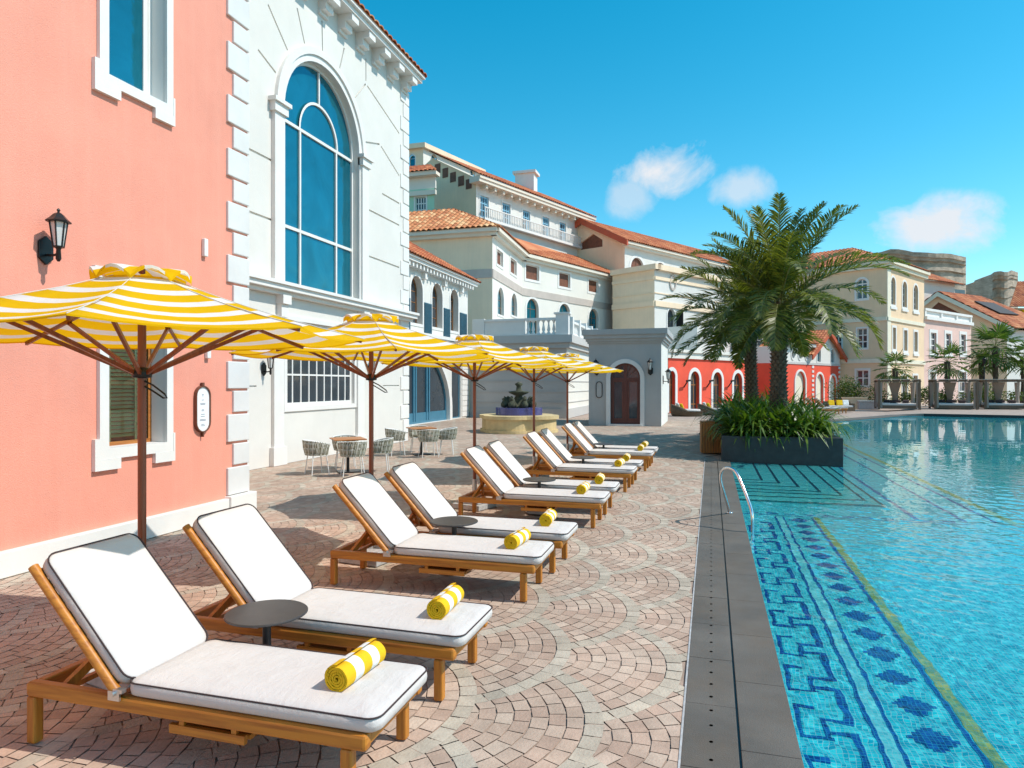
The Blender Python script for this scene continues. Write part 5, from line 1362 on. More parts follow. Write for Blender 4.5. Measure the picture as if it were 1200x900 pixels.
def parasol():
    t = empty('parasol', (0, 0, 0)); ORG[t.name] = V((0, 0, 0))
    RR = 1.50; ZR = 2.335; ZA = 2.72; N_ = 8
    mb = MB(); mb.box2((-.26, -.26, 0), (.26, .26, .085)); mb.box2((-.2, -.2, .0855), (.2, .2, .13)); mb.build('base_block', 'block', t, bevel=.012)
    mb = MB(); mb.tube([(0, 0, .13), (0, 0, .46)], .038, 14); mb.tube([(.03, 0, .30), (.085, 0, .30)], .009, 6); mb.tube([(.03, 0, .40), (.085, 0, .40)], .009, 6); mb.tube([(.085, 0, .28), (.085, 0, .32)], .014, 6); mb.tube([(.085, 0, .38), (.085, 0, .42)], .014, 6); mb.build('base_sleeve', 'steel', t)
    mb = MB(); mb.tube([(0, 0, .14), (0, 0, 2.70)], .027, 14); mb.build('pole', 'mahog', t)
    mb = MB(); mb.lathe([(.028, 2.04), (.062, 2.045), (.066, 2.085), (.05, 2.11), (.028, 2.115)], (0, 0, 0), 16); mb.build('hub', 'black', t, fix=True); mb = MB(); mb.lathe([(.028, 2.56), (.06, 2.565), (.075, 2.59), (.05, 2.62), (.028, 2.625)], (0, 0, 0), 16); mb.build('hub', 'black', t, fix=True)
    mb = MB(); mb.tube([(.03, .0, 2.02), (.08, .03, 1.99), (.16, .06, 1.93), (.175, .065, 1.905), (.15, .055, 1.905), (.08, .03, 1.95), (.03, .0, 1.985)], .0065, 6); mb.build('pull_handle', 'black', t)
    mb = MB(); mb.lathe([(.0, 2.815), (.012, 2.81), (.022, 2.80), (.022, 2.76), (.012, 2.755)], (0, 0, 0), 10); mb.build('finial', 'mahog', t)
    # canopy: 8 panels, 11 stripes parallel to the rim, sagging between the ribs
    mb = MB(); NR = 26; SUB = 6; r0 = .20
    def cz(f, s):      # f 0 top..1 rim ; s -1..1 across the panel
        z = ZA + (ZR - ZA) * (f ** .92) - .018 * math.sin(PI * f) - .05 * (1 - s * s) * math.sin(PI * min(1, f * .95)) ** .8 * f - .02 * (1 - s * s) * f
        return z
    grid = []
    for i in range(NR + 1):
        f = i / NR; row = []
        for k in range(N_):
            a0, a1 = 2 * PI * k / N_, 2 * PI * (k + 1) / N_; rr = r0 + (RR - r0) * f
            p, q = V((math.cos(a0), math.sin(a0), 0)) * rr, V((math.cos(a1), math.sin(a1), 0)) * rr
            for j in range(SUB):
                s = j / SUB; v = p.lerp(q, s); pull = 1 - .035 * (1 - (2 * s - 1) ** 2) * f
                row.append(V((v.x * pull, v.y * pull, cz(f, 2 * s - 1))))
        grid.append(row)
    n_ = N_ * SUB; vs = [p for r_ in grid for p in r_]; fs = []; ms = []
    for i in range(NR):
        for k in range(n_):
            fs.append((i * n_ + k, (i + 1) * n_ + k, (i + 1) * n_ + (k + 1) % n_, i * n_ + (k + 1) % n_))
            g = (NR - 1 - i); ms.append(0 if (g % 5) < 2.8 else 1)
    o = len(mb.v); mb.v += vs
    for f, q in zip(fs, ms): mb.f.append(list(f)); mb.m.append(q); mb.sm.append(True)
    # hem turned down at the rim
    rim = grid[-1]
    for k in range(n_): mb.add([rim[k], rim[(k + 1) % n_], rim[(k + 1) % n_] - V((0, 0, .010)), rim[k] - V((0, 0, .010))], [(0, 1, 2, 3)], 0)
    can = mb.build('canopy', ['yel', 'whi'], t)
    mb = MB()
    for k in range(N_):
        a = 2 * PI * k / N_; mb.tube([V((math.cos(a) * (r0 + (RR - r0) * f), math.sin(a) * (r0 + (RR - r0) * f), cz(f, 1) + .002)) for f in (0, .25, .5, .75, 1)], .0028, 4)
    mb.build('seam', 'whi', can)
    # vent cap with lifted scalloped edge
    mb = MB(); rc = .31; pr = [(0.03, 2.80), (.12, 2.785), (.22, 2.76), (rc, 2.72)]; m_ = N_ * 6; g2 = []
    for r_, z in pr:
        row = []
        for k in range(m_):
            a = 2 * PI * k / m_; s = (k % 6) / 6; lift = .075 * (1 - (2 * s - 1) ** 2) * (r_ / rc) ** 2
            row.append(V((r_ * math.cos(a), r_ * math.sin(a), z + lift - .02 * (r_ / rc) ** 2)))
        g2.append(row)
    vs = [p for r_ in g2 for p in r_]; o = len(mb.v); mb.v += vs
    for i in range(len(pr) - 1):
        for k in range(m_):
            mb.f.append([i * m_ + k, (i + 1) * m_ + k, (i + 1) * m_ + (k + 1) % m_, i * m_ + (k + 1) % m_]); mb.m.append([0, 0, 1, 1, 1, 0][k % 6]); mb.sm.append(True)
    for k in range(m_):
        p, q = g2[-1][k], g2[-1][(k + 1) % m_]; mb.add([p, q, q * .997 - V((0, 0, .012)), p * .997 - V((0, 0, .012))], [(0, 1, 2, 3)], [0, 0, 1, 1, 1, 0][k % 6])
    mb.build('vent_cap', ['yel', 'whi'], t)
    for k in range(N_):
        a = 2 * PI * k / N_; u = V((math.cos(a), math.sin(a), 0))
        def rp(r_): f = (r_ - r0) / (RR - r0); return u * r_ + UP * (cz(max(0, f), 1) - .022)
        mb = MB(); mb.beam(rp(.07) - UP * .11, rp(.75), .018, .026); mb.beam(rp(.75), rp(RR * .985), .018, .026); rb_ = mb.build('rib', 'mahog', t)
        mb = MB(); e = rp(.88) - UP * .014; mb.beam(u * .055 + UP * 2.075, e, .02, .026); mb.tube([e - u.cross(UP) * .018, e + u.cross(UP) * .018], .012, 6); mb.build('strut', 'mahog', rb_)
    return t
pz = parasol()
PP = [(-3.75, 3.74, -12), (-3.72, 6.95, -8), (-3.68, 10.35, -15), (-3.62, 13.95, -5), (-3.57, 17.2, -10)]
PLB = ['yellow and white striped parasol nearest the camera, in front of the coral wall', 'yellow and white striped parasol, second in the row, before the paned window', 'yellow and white striped parasol, third in the row', 'yellow and white striped parasol, fourth in the row, before the fountain', 'yellow and white striped parasol, last and farthest in the row']
for i, (x, y, a) in enumerate(PP):
    o = pz if i == 0 else copy_tree(pz); o.location = (x, y, 0); o.rotation_euler.z = math.radians(a); tag(o, PLB[i], 'parasol', 'striped parasols behind the loungers')

# ---- dining sets
def dining_table():
    t = empty('dining_table', (0, 0, 0)); ORG[t.name] = V((0, 0, 0))
    mb = MB(); mb.box2((-.36, -.36, .735), (.36, .36, .765)); mb.build('table_top', 'tablewood', t, bevel=.006)
    mb = MB(); mb.tube([(0, 0, .02), (0, 0, .734)], .035, 12); mb.box((0, 0, .72), (.3, .3, .02)); mb.build('post', 'black', t)
    mb = MB(); mb.box((0, 0, .012), (.46, .46, .024)); mb.build('base', 'black', t, bevel=.006)
    return t
def rope_chair():
    t = empty('rope_armchair', (0, 0, 0)); ORG[t.name] = V((0, 0, 0))
    def arc(r, z, a0, a1, n, dip=0): return [V((r * math.cos(math.radians(a0 + (a1 - a0) * i / n)), r * math.sin(math.radians(a0 + (a1 - a0) * i / n)), z - dip * abs(2 * i / n - 1) ** 2)) for i in range(n + 1)]
    mb = MB(); top = arc(.30, .76, 45, 315, 24, .10); mb.tube(top, .014, 6); ring = arc(.245, .44, 0, 360, 24); mb.tube(ring[:-1], .012, 6, closed=True)
    mb.build('frame', 'white_metal', t)
    for a in (50, 130, 230, 310):
        c, s = math.cos(math.radians(a)), math.sin(math.radians(a)); mb = MB(); mb.tube([(c * .23, s * .23, .44), (c * .30, s * .30, 0)], [.013, .010], 6)
        if a in (50, 310): mb.tube([(c * .235, s * .235, .44), (c * .30, s * .30, .66)], .012, 6)
        mb.build('leg', 'white_metal', t)
    ra, rb__ = MB(), MB(); n = 38
    for i in range(n):
        a = 50 + 260 * i / (n - 1); f = (a - 45) / 270; zt_ = .76 - .10 * abs(2 * f - 1) ** 2
        for dlt, b in ((5, ra), (-5, rb__)):
            if i % 3 == 2 and b is ra: b = rb__
            a0, a1 = math.radians(a - dlt), math.radians(a + dlt)
            b.tube([(.25 * math.cos(a0), .25 * math.sin(a0), .435), (.29 * math.cos((a0 + a1) / 2), .29 * math.sin((a0 + a1) / 2), .60), (.305 * math.cos(a1), .305 * math.sin(a1), zt_ + .008)], .0115, 5)
    bk_ = MB(); o = len(ra.f); ra.v += []; 
    off = len(ra.v); ra.v += rb__.v; ra.f += [[off + k for k in f] for f in rb__.f]; ra.m += [1] * len(rb__.f); ra.sm += rb__.sm
    ra.build('woven_back', ['rope_a', 'rope_b'], t)
    mb = MB(); mb.lathe([(0, .445), (.22, .445), (.235, .465), (.22, .49), (0, .50)], (0, 0, 0), 24); mb.build('seat_pad', 'seatpad', t, fix=True)
    return t
dt = dining_table(); rc_ = rope_chair(); first = True
for ti, (tx, ty, rot, angs) in enumerate(((-7.95, 13.75, 40, (-128, -52, 22, 125)), (-7.9, 17.7, 38, (-140, -50, 20, 120)))):
    o = dt if ti == 0 else copy_tree(dt); o.location = (tx, ty, 0); o.rotation_euler.z = math.radians(rot)
    tag(o, ('square wooden cafe table nearer the camera, left of the second parasol pole', 'square wooden cafe table farther away, near the blue glazed doors')[ti], 'table', 'cafe tables by the white wall')
    for ci_, a in enumerate(angs):
        c = rc_ if first else copy_tree(rc_); first = False; r_ = .72
        c.location = (tx + r_ * math.cos(math.radians(a)), ty + r_ * math.sin(math.radians(a)), 0); c.rotation_euler.z = math.radians(a + 180)
        wh_ = ('at the nearer cafe table', 'at the farther cafe table')[ti]
        tag(c, 'olive rope armchair ' + wh_ + ', ' + ('on its left side', 'nearest the camera', 'on its right side', 'behind the table top')[ci_], 'chair', 'rope armchairs at the cafe tables')

# ---- fountain
p = XY(608, 28.6); ft = empty('fountain', p, 'sandstone lobed fountain with indigo tiled upper basin and dark mossy carvings', 'fountain')
def lobes(r, amp, n=64): return [V((p.x + (r + amp * abs(math.cos(2 * (2 * PI * i / n) + .5)) ** .6) * math.cos(2 * PI * i / n), p.y + (r + amp * abs(math.cos(2 * (2 * PI * i / n) + .5)) ** .6) * math.sin(2 * PI * i / n), 0)) for i in range(n)]
mb = MB()
for z0, z1, r_ in ((0, .12, 1.42), (.121, .56, 1.34), (.561, .70, 1.45)): mb.prism([q + UP * z0 for q in lobes(r_, .30)], (0, 0, z1 - z0))
mb.build('basin', 'sand', ft, fix=True)
mb = MB(); mb.prism([q + UP * .705 for q in lobes(.85, .18)], (0, 0, .30)); mb.build('upper_basin', 'bluetile', ft, fix=True)
mb = MB(); mb.lathe([(.35, 1.0), (.25, 1.1), (.16, 1.25), (.2, 1.4), (.14, 1.5), (.4, 1.62), (.45, 1.68), (.12, 1.72), (.1, 1.9), (.18, 2.0), (.0, 2.1)], p, 20)
for k in range(7):
    a = 2 * PI * k / 7; u = V((math.cos(a), math.sin(a), 0)); mb.tube([p + u * (.25 + .05 * i + .22 * math.sin(i * .5)) + UP * (1.0 + .42 * math.sin(i * .32)) for i in range(10)], [.12 - .008 * i for i in range(10)], 8); mb.lathe([(0, 0), (.14, .05), (.16, .16), (.08, .3), (0, .34)], p + u * .62 + UP * 1.0, 10)
mb.build('carved_centre', 'sculpt', ft)

# ---- litter bin, handrail
p = GP(832, 531); bn = empty('litter_bin', p, 'square wooden slatted litter bin standing beside the planter', 'bin'); bn.rotation_euler.z = .1
ORG[bn.name] = V((0, 0, 0))
mb = MB(); mb.box2((-.24, -.24, .04), (.24, .24, .86)); mb.build('liner', 'black', bn)
mb = MB()
for i in range(7):
    q = -.23 + i * .0765
    for a, b in (((q, -.26), (q + .068, -.242)), ((q, .242), (q + .068, .26)), ((-.26, q), (-.242, q + .068)), ((.242, q), (.26, q + .068))): mb.box2((a[0], a[1], .03), (b[0], b[1], .90))
mb.build('slats', 'binwood', bn, bevel=.004)
mb = MB(); mb.box2((-.265, -.265, .901), (.265, .265, .93)); mb.lathe([(.12, .931), (.14, .945), (.10, .945)], (0, 0, 0), 20); mb.build('lid', 'binwood', bn)
hr = empty('pool_handrail', (.27, 10.99, 0), 'curved polished steel handrail reaching from the coping into the pool', 'handrail')
ctl = [(.27, 10.99, .0), (.24, 10.85, .15), (.17, 10.55, .42), (.13, 10.38, .60), (.14, 10.28, .72), (.19, 10.17, .79), (.27, 10.08, .80), (.34, 10.0, .75), (.42, 9.88, .58), (.50, 9.74, .36), (.53, 9.69, .22), (.535, 9.69, .0), (.535, 9.69, -.55)]
def smooth(c, k=5):
    out = []; c = [V(q) for q in c]
    for i in range(len(c) - 1):
        a, b, d, e = c[max(0, i - 1)], c[i], c[i + 1], c[min(len(c) - 1, i + 2)]
        for j in range(k):
            t = j / k; out.append(.5 * ((2 * b) + (d - a) * t + (2 * a - 5 * b + 4 * d - e) * t * t + (3 * b - a - 3 * d + e) * t ** 3))
    return out + [c[-1]]
mb = MB(); mb.tube(smooth(ctl), .021, 12); mb.build('rail', 'chrome', hr)
mb = MB(); mb.lathe([(.0, .003), (.05, .003), (.048, .018), (.025, .025), (0, .025)], (.27, 10.99, 0), 18); mb.build('flange', 'chrome', hr)

# ================================================================== PLANTING
pl = empty('planter', (1.7, 18.47, 0), 'long low dark granite planter box at the pool edge', 'planter')
mb = MB(); a, b, c, d = .26, 3.15, 18.47, 28.3
mb.box2((a, c, -.6), (b, c + .22, .65)); mb.box2((a, d - .22, -.6), (b, d, .65)); mb.box2((a, c + .2201, -.6), (a + .22, d - .2201, .6495)); mb.box2((b - .22, c + .2201, -.6), (b, d - .2201, .6495)); mb.build('box', 'granite', pl, bevel=.01)
mb = MB(); mb.poly([(a + .2, c + .2, .52), (b - .2, c + .2, .52), (b - .2, d - .2, .52), (a + .2, d - .2, .52)]); mb.build('soil', 'trunk', pl)

def blade(mb, base, az, elev, L_, w_, droop, nseg=4):
    u = V((math.cos(az), math.sin(az), 0)); sd = V((-u.y, u.x, 0)); p = V(base); vs = []; e = elev
    for i in range(nseg + 1):
        f = i / nseg; ww = w_ * (.55 + 1.2 * f * (1 - f) * 1.6) * (1 - f ** 3) + .001
        vs += [p - sd * ww, p + sd * ww]; d_ = u * math.cos(e) + UP * math.sin(e); p = p + d_ * (L_ / nseg); e -= droop / nseg
    mb.add(vs, [(2 * i, 2 * i + 1, 2 * i + 3, 2 * i + 2) for i in range(nseg)], 0, False)
mb = MB(); R2 = random.Random(5)
for i in range(330):
    x = R2.uniform(.55, 2.80); y = 18.95 + 9.0 * R2.random() ** 1.5; hgt = R2.uniform(.9, 1.3) * (.85 if y < 19.2 else 1.2)
    if (x - 1.89) ** 2 + (y - 21.3) ** 2 < .2: continue
    for k in range(15):
        blade(mb, (x + R2.gauss(0, .05), y + R2.gauss(0, .05), .5), R2.uniform(0, 2 * PI), math.radians(R2.uniform(38, 85)), hgt * R2.uniform(.7, 1.25), R2.uniform(.026, .056), math.radians(R2.uniform(45, 175)))
o = mb.build('strap_leaf_plants', 'strap', None, (1.7, 19, .5)); tag(o, 'dense glossy green strap leaved plants filling the dark planter', 'plants', None, 'stuff')

def frond(mb, base, az, el, L_, droop, twist=0, pairs=58, ll=.60):
    u = V((math.cos(az), math.sin(az), 0)); sd = V((-u.y, u.x, 0)); pts = []; p = V(base); n = 14; e = el
    for i in range(n + 1):
        pts.append((p.copy(), e)); f = i / n; d_ = u * math.cos(e) + UP * math.sin(e); p = p + d_ * (L_ / n); e -= droop / n * (.5 + 1.0 * f)
    mb.tube([q for q, _ in pts], [.022 * (1 - .85 * i / n) + .002 for i in range(n + 1)], 4, 1)
    for k in range(pairs):
        f = .10 + .89 * k / (pairs - 1); i = min(n - 1, int(f * n)); t = f * n - i; q = pts[i][0].lerp(pts[i + 1][0], t); e = pts[i][1]
        d_ = u * math.cos(e) + UP * math.sin(e); up = -u * math.sin(e) + UP * math.cos(e)
        l = ll * (math.sin(PI * min(1, .18 + .80 * f)) ** .7) * R2.uniform(.85, 1.12) + .05
        for sg in (-1, 1):
            fa = math.radians(R2.uniform(34, 52) + 12 * (1 - f)); v = sd * sg * math.sin(fa) + d_ * math.cos(fa) + up * R2.uniform(.05, .42); v.normalize()
            tip = q + v * l - UP * (.10 * l + R2.uniform(0, .12) * l); mid = q + v * l * .5; wv = d_.cross(v).normalized().cross(v).normalized() * .023
            mb.add([q - wv * .6, q + wv * .6, mid + wv, mid - wv, tip], [(0, 1, 2, 3), (3, 2, 4)], 0)
def date_palm(x, y, ztop, nf, lean, label, r0=.30, seed=1):
    global R2
    R2 = random.Random(seed)
    t = empty('palm_tree', (x, y, .5), label, 'palm tree', 'tall date palms in the planter')
    mb = MB(); n = 26; cen = []
    for i in range(n + 1):
        f = i / n; c = V((x + lean[0] * f * f, y + lean[1] * f * f, .5 + (ztop - .5) * f)); cen.append(c)
    mb.tube(cen, [r0 * (1.12 - .25 * min(1, f * 2) + .22 * max(0, (f - .6) / .4)) for f in [i / n for i in range(n + 1)]], 14)
    trunk = mb.build('trunk', 'trunk', t)
    mb = MB(); rows_ = 34
    for i in range(rows_):
        f = i / rows_; c = V((x + lean[0] * f * f, y + lean[1] * f * f, .5 + (ztop - .45) * f)); r = r0 * (1.10 - .25 * min(1, f * 2) + .22 * max(0, (f - .6) / .4))
        for k in range(9):
            a = 2 * PI * (k + .5 * (i % 2)) / 9 + R2.uniform(-.08, .08); u = V((math.cos(a), math.sin(a), 0)); s = V((-u.y, u.x, 0)); b = c + u * r * .95; w_ = r * .30; h = .10
            out_ = .05 + .03 * R2.random() + (.10 * max(0, f - .75) / .25); top = UP * (.07 + (.22 * max(0, f - .8) / .2))
            mb.add([b - s * w_ - UP * .03, b + s * w_ - UP * .03, b + s * w_ * .55 + u * out_ + top, b - s * w_ * .55 + u * out_ + top, b + s * w_ * .5 + top * .8, b - s * w_ * .5 + top * .8], [(0, 1, 2, 3), (3, 2, 4, 5), (1, 4, 2), (0, 3, 5)])
    mb.build('leaf_bases', 'boss', trunk)
    mb = MB(); top = V((x + lean[0], y + lean[1], ztop))
    for i in range(nf):
        f = (i + .5) / nf; el = math.radians(86 - 100 * f ** 1.02 + R2.uniform(-10, 10)); az = i * 2.39996 + R2.uniform(-.25, .25)
        u = V((math.cos(az), math.sin(az), 0)); L_ = (2.4 + 1.0 * math.sin(PI * min(1, f + .10))) * R2.uniform(.9, 1.08)
        frond(mb, top + u * (.06 + .2 * f) + UP * (.35 - .5 * f), az, el, L_, math.radians(20 + 92 * min(1, f * 1.35) + R2.uniform(-12, 12)) if f < .75 else math.radians(58 + R2.uniform(-12, 12)))
    mb.build('crown', ['frond', 'rachis'], t)
date_palm(1.89, 21.3, 4.25, 50, (.05, 0), 'tall date palm, the nearer one, rising from the middle of the planter', .24, 3)
date_palm(1.38, 25.3, 4.0, 42, (-.12, .1), 'tall date palm, the farther one, left of and behind the first trunk', .22, 8)

def fan_palm(px_, d_, py_, rad, nl, label, seed):
    global R2
    R2 = random.Random(seed); c = P3(px_, py_, d_); g = V((c.x, c.y, .0))
    t = empty('fan_palm', g, label, 'palm tree', 'small fan palms behind the cabanas')
    mb = MB(); mb.tube([g, g.lerp(c, .5) + V((.05, 0, 0)), c], [.26, .2, .24], 10); mb.build('trunk', 'trunk', t)
    mb = MB()
    for i in range(nl):
        f = (i + .5) / nl; el = math.radians(80 - 125 * f); az = i * 2.4 + R2.uniform(-.3, .3); u = V((math.cos(az), math.sin(az), 0)); d0 = u * math.cos(el) + UP * math.sin(el)
        pe = rad * .48; q = c + d0 * pe - UP * .12 * rad * f; mb.tube([c, q], .02, 4, 1); sd = V((-u.y, u.x, 0)); dn = (d0 - UP * .35).normalized()
        for k in range(13):
            a = math.radians(-105 + 17.5 * k); v = (dn * math.cos(a) + sd * math.sin(a)).normalized(); l = rad * .58 * (.75 + .25 * math.cos(a)) * R2.uniform(.9, 1.1); w_ = d0.cross(sd).cross(v).normalized() * .032 * rad
            mb.add([q, q + v * l * .55 + w_, q + v * l - UP * .12 * l, q + v * l * .55 - w_], [(0, 1, 2, 3)], 0)
    mb.build('crown', ['fanpalm', 'rachis'], t)
fan_palm(1049, 56.5, 432, 1.9, 17, 'small fan palm behind the leftmost cabana, before the beige house', 21)
fan_palm(1110, 56.5, 424, 2.0, 18, 'small fan palm behind the middle cabana, before the pink house', 22)
fan_palm(1166, 58, 407, 2.6, 25, 'largest fan palm at right, before the ochre gable', 23)
fan_palm(1199, 58, 420, 2.1, 18, 'fan palm cut by the right edge of the photo', 24)
fan_palm(1150, 59, 425, 1.7, 14, 'low fan palm beside the lamp post, left of the largest one', 25)

def bush(name, px_, d_, w_, h, n, label, seed, cat='shrub', group=None, z0=0, leaf=.16):
    r = random.Random(seed); c = XY(px_, d_); mb = MB(); cl = [(V((r.uniform(-.42, .42) * w_, r.uniform(-.3, .3) * min(w_, 1.6), r.uniform(.25, .8) * h)), r.uniform(.28, .5) * h) for _ in range(9)]
    for i in range(n):
        q, s = r.choice(cl); v = V((r.gauss(0, 1), r.gauss(0, 1), r.gauss(0, 1))).normalized() * s * r.uniform(.55, 1.0); b = c + q + v + UP * z0
        if b.z < z0 + .02: b.z = z0 + .05 + r.random() * .2
        a = V((r.gauss(0, 1), r.gauss(0, 1), r.gauss(0, .7))).normalized() * leaf * r.uniform(.6, 1.2); t = a.cross(V((r.gauss(0, 1), r.gauss(0, 1), r.gauss(0, 1)))).normalized() * leaf * .3
        mb.add([b, b + a * .5 + t, b + a, b + a * .5 - t], [(0, 1, 2, 3)])
    o = mb.build(name, 'hedge', None, c); tag(o, label, cat, group); return o
bush('shrub', 1009, 57, 3.2, 2.5, 2600, 'broad yellow green shrub in front of the beige house wall', 31)
bush('shrub', 990, 58, 1.6, 2.2, 1000, 'narrow shrub at the right end of the red annexe', 32)
bush('shrub', 1083, 54.5, 2.2, 1.5, 1100, 'dark low shrub between the left and middle cabanas', 33, z0=.13)
bush('shrub', 1146, 54.5, 2.0, 1.7, 1100, 'dark low shrub between the middle and right cabanas', 34, z0=.13)
bush('shrub', 1052, 56, 3.0, 1.3, 1000, 'low hedge seen through the leftmost cabana', 35, z0=.13)
bush('shrub', 1116, 56, 3.0, 1.3, 1000, 'low hedge seen through the middle cabana', 36, z0=.13)
bush('shrub', 1175, 56, 3.4, 1.3, 1000, 'low hedge seen through the right cabana', 37, z0=.13)
p = XY(1018, 53.5); o = MB()
for (a, b) in (((-.75, -.3), (.75, .3)),): o.box2((p.x + a[0], p.y + a[1], 0), (p.x + b[0], p.y + b[1], .6)); o.box2((p.x + a[0] - .05, p.y + a[1] - .05, .6), (p.x + b[0] + .05, p.y + b[1] + .05, .68))
tag(o.build('concrete_trough', 'block', None, p, bevel=.02), 'pale grey concrete planting trough left of the first cabana', 'planter')
p = XY(1003, 54.5); o = MB(); o.box2((p.x - 1.0, p.y - .15, 0), (p.x + .8, p.y + .15, .85)); o.box2((p.x - 1.05, p.y - .2, .851), (p.x + .85, p.y + .2, .93))
tag(o.build('low_wall', 'beige', None, p), 'low beige garden wall below the yellow green shrub', 'wall')

# ---- cabanas
def cabana():
    t = empty('cabana', (0, 0, 0)); ORG[t.name] = V((0, 0, 0)); w_, d_, h = 2.6, 2.2, 2.12
    for sx in (-1, 1):
        for sy in (-1, 1):
            mb = MB(); mb.box2((sx * w_ / 2 - .07, sy * d_ / 2 - .07, 0), (sx * w_ / 2 + .07, sy * d_ / 2 + .07, h - .1)); mb.build('post', 'cabwood', t)
    mb = MB()
    for sy in (-1, 1): mb.box2((-w_ / 2 - .1, sy * d_ / 2 - .06, h - .099), (w_ / 2 + .1, sy * d_ / 2 + .06, h))
    for q in (-1.3, -.65, 0, .65, 1.3): mb.box2((q - .05, -d_ / 2 - .1, h + .001), (q + .05, d_ / 2 + .1, h + .08))
    mb.build('roof_frame', 'cabwood', t)
    mb = MB(); mb.box2((-w_ / 2 - .12, -d_ / 2 - .12, h + .081), (w_ / 2 + .12, d_ / 2 + .12, h + .10)); mb.build('canopy', 'whi', t)
    for sx in (-1, 1):
        for sy, wd in ((-1, .12), (1, .18)):
            mb = MB(); cx, cy = sx * (w_ / 2 - .12), sy * (d_ / 2 - .12)
            pr = []
            for i in range(13):
                f = i / 12; r_ = wd * (.55 + .6 * abs(f - .42) ** .8); pr.append((r_, .12 + (h - .25) * f))
            n = 22; vs = []; fs = []
            for r_, z in pr:
                for k in range(n): a = 2 * PI * k / n; q = r_ * (1 + .18 * math.cos(7 * a)); vs.append((cx + q * math.cos(a), cy + q * .6 * math.sin(a), z))
            for i in range(12):
                for k in range(n): fs.append((i * n + k, i * n + (k + 1) % n, (i + 1) * n + (k + 1) % n, (i + 1) * n + k))
            mb.add(vs, fs, 0, True); mb.build('curtain', 'curtain', t)
    mb = MB(); n = 40; vs = [];
    for i in range(n + 1):
        x = -.5 + 1.0 * i / n
        for z, k in ((h - .12, 1.0), (1.2, .55), (.5, .28)): vs.append((x * k * .9, d_ / 2 - .1 + .04 * math.sin(i * 1.6), z))
    mb.add(vs, [(3 * i + j, 3 * i + 3 + j, 3 * i + 4 + j, 3 * i + 1 + j) for i in range(n) for j in range(2)], 0, True); mb.build('curtain', 'curtain', t)
    mb = MB(); mb.box2((-1.15, -.95, .05), (1.15, .95, .28)); mb.build('bed_base', 'cabwood', t)
    mb = MB(); mb.box2((-1.12, -.92, .281), (1.12, .92, .45)); mt_ = mb.build('mattress', 'cushion', t, bevel=.04)
    mb = MB()
    for x, y in ((-.6, .55), (.1, .6), (.65, .5), (-.3, -.45), (.5, -.5)): mb.box((x, y, .56), (.42, .16, .24), 0, Matrix.Rotation(.5, 3, 'X'))
    mb.build('pillow', 'piping', t, bevel=.05)
    return t
cb0 = cabana()
for i, (px_, lab) in enumerate(((1051, 'timber cabana daybed with taupe curtains, leftmost of three across the pool'), (1116.5, 'timber cabana daybed with taupe curtains, middle of three across the pool'), (1174.5, 'timber cabana daybed with taupe curtains, rightmost of three across the pool'))):
    o = cb0 if i == 0 else copy_tree(cb0); p = XY(px_, 50.5); o.location = (p.x, p.y, .134); o.rotation_euler.z = YAW - math.radians(22); tag(o, lab, 'cabana', 'cabanas across the pool')

# ---- lamp post
p = XY(1153.5, 57); lp = empty('lamp_post', p, 'black lamp post with lantern behind the rightmost cabanas', 'lamp post')
mb = MB(); mb.tube([p, p + UP * .5, p + UP * .51, p + UP * 3.6], [.12, .1, .06, .045], 10); mb.build('pole', 'black', lp)
mb = MB(); mb.lathe([(.03, 3.6), (.1, 3.66), (.16, 4.05), (.2, 4.07), (.1, 4.2), (0, 4.3)], p, 8, 0, False); mb.build('lantern', 'black', lp)
# ---- wicker daybeds by the red wall
def daybed():
    t = empty('wicker_daybed', (0, 0, 0)); ORG[t.name] = V((0, 0, 0))
    mb = MB(); n = 36; vs = []; fs = []; lev = [(.86, 0), (.93, .08), (.95, .30)]
    for k in range(n):
        a = 2 * PI * k / n; bk_h = .30 + .42 * max(0, math.cos(a - PI)) ** .7
        for r_, z in lev: vs.append((r_ * 1.05 * math.cos(a), r_ * .85 * math.sin(a), z))
        vs.append((1.02 * math.cos(a), .82 * math.sin(a), bk_h)); vs.append((.88 * math.cos(a), .70 * math.sin(a), bk_h)); vs.append((.85 * math.cos(a), .68 * math.sin(a), .28))
    for k in range(n):
        for j in range(5): fs.append((6 * k + j, 6 * ((k + 1) % n) + j, 6 * ((k + 1) % n) + j + 1, 6 * k + j + 1))
    mb.add(vs, fs, 0, True); mb.build('wicker_body', 'wicker', t)
    mb = MB(); mb.lathe([(0, .28), (.78, .28), (.82, .34), (.78, .42), (0, .44)], (0, 0, 0), 32); mb.v = [V((q.x * 1.02, q.y * .82, q.z)) for q in mb.v]; mb.build('mattress', 'cushion', t, fix=True)
    mb = MB(); mb.box((-.35, -.2, .60), (.16, .45, .36), 0, Matrix.Rotation(-.4, 3, 'Y')); mb.build('pillow', 'tyel', t, bevel=.05)
    mb = MB(); mb.box((-.50, .3, .62), (.16, .45, .4), 0, Matrix.Rotation(-.4, 3, 'Y')); mb.build('pillow', 'twhi', t, bevel=.05)
    return t
db0 = daybed()
for i, (px_, d_, lab) in enumerate(((805, 42.5, 'brown wicker daybed with yellow pillow beside the pavilion'), (836, 44, 'brown wicker daybed with yellow pillow nearer the palms'))):
    o = db0 if i == 0 else copy_tree(db0); p = XY(px_, d_); o.location = p; o.rotation_euler.z = YAW - .1; tag(o, lab, 'daybed', 'wicker daybeds by the red wall')
t = empty('wicker_sofa', XY(983, 49), 'low brown sofa with yellow cushions on the far deck by the red annexe', 'sofa'); ORG[t.name] = V((0, 0, 0)); t.rotation_euler.z = YAW
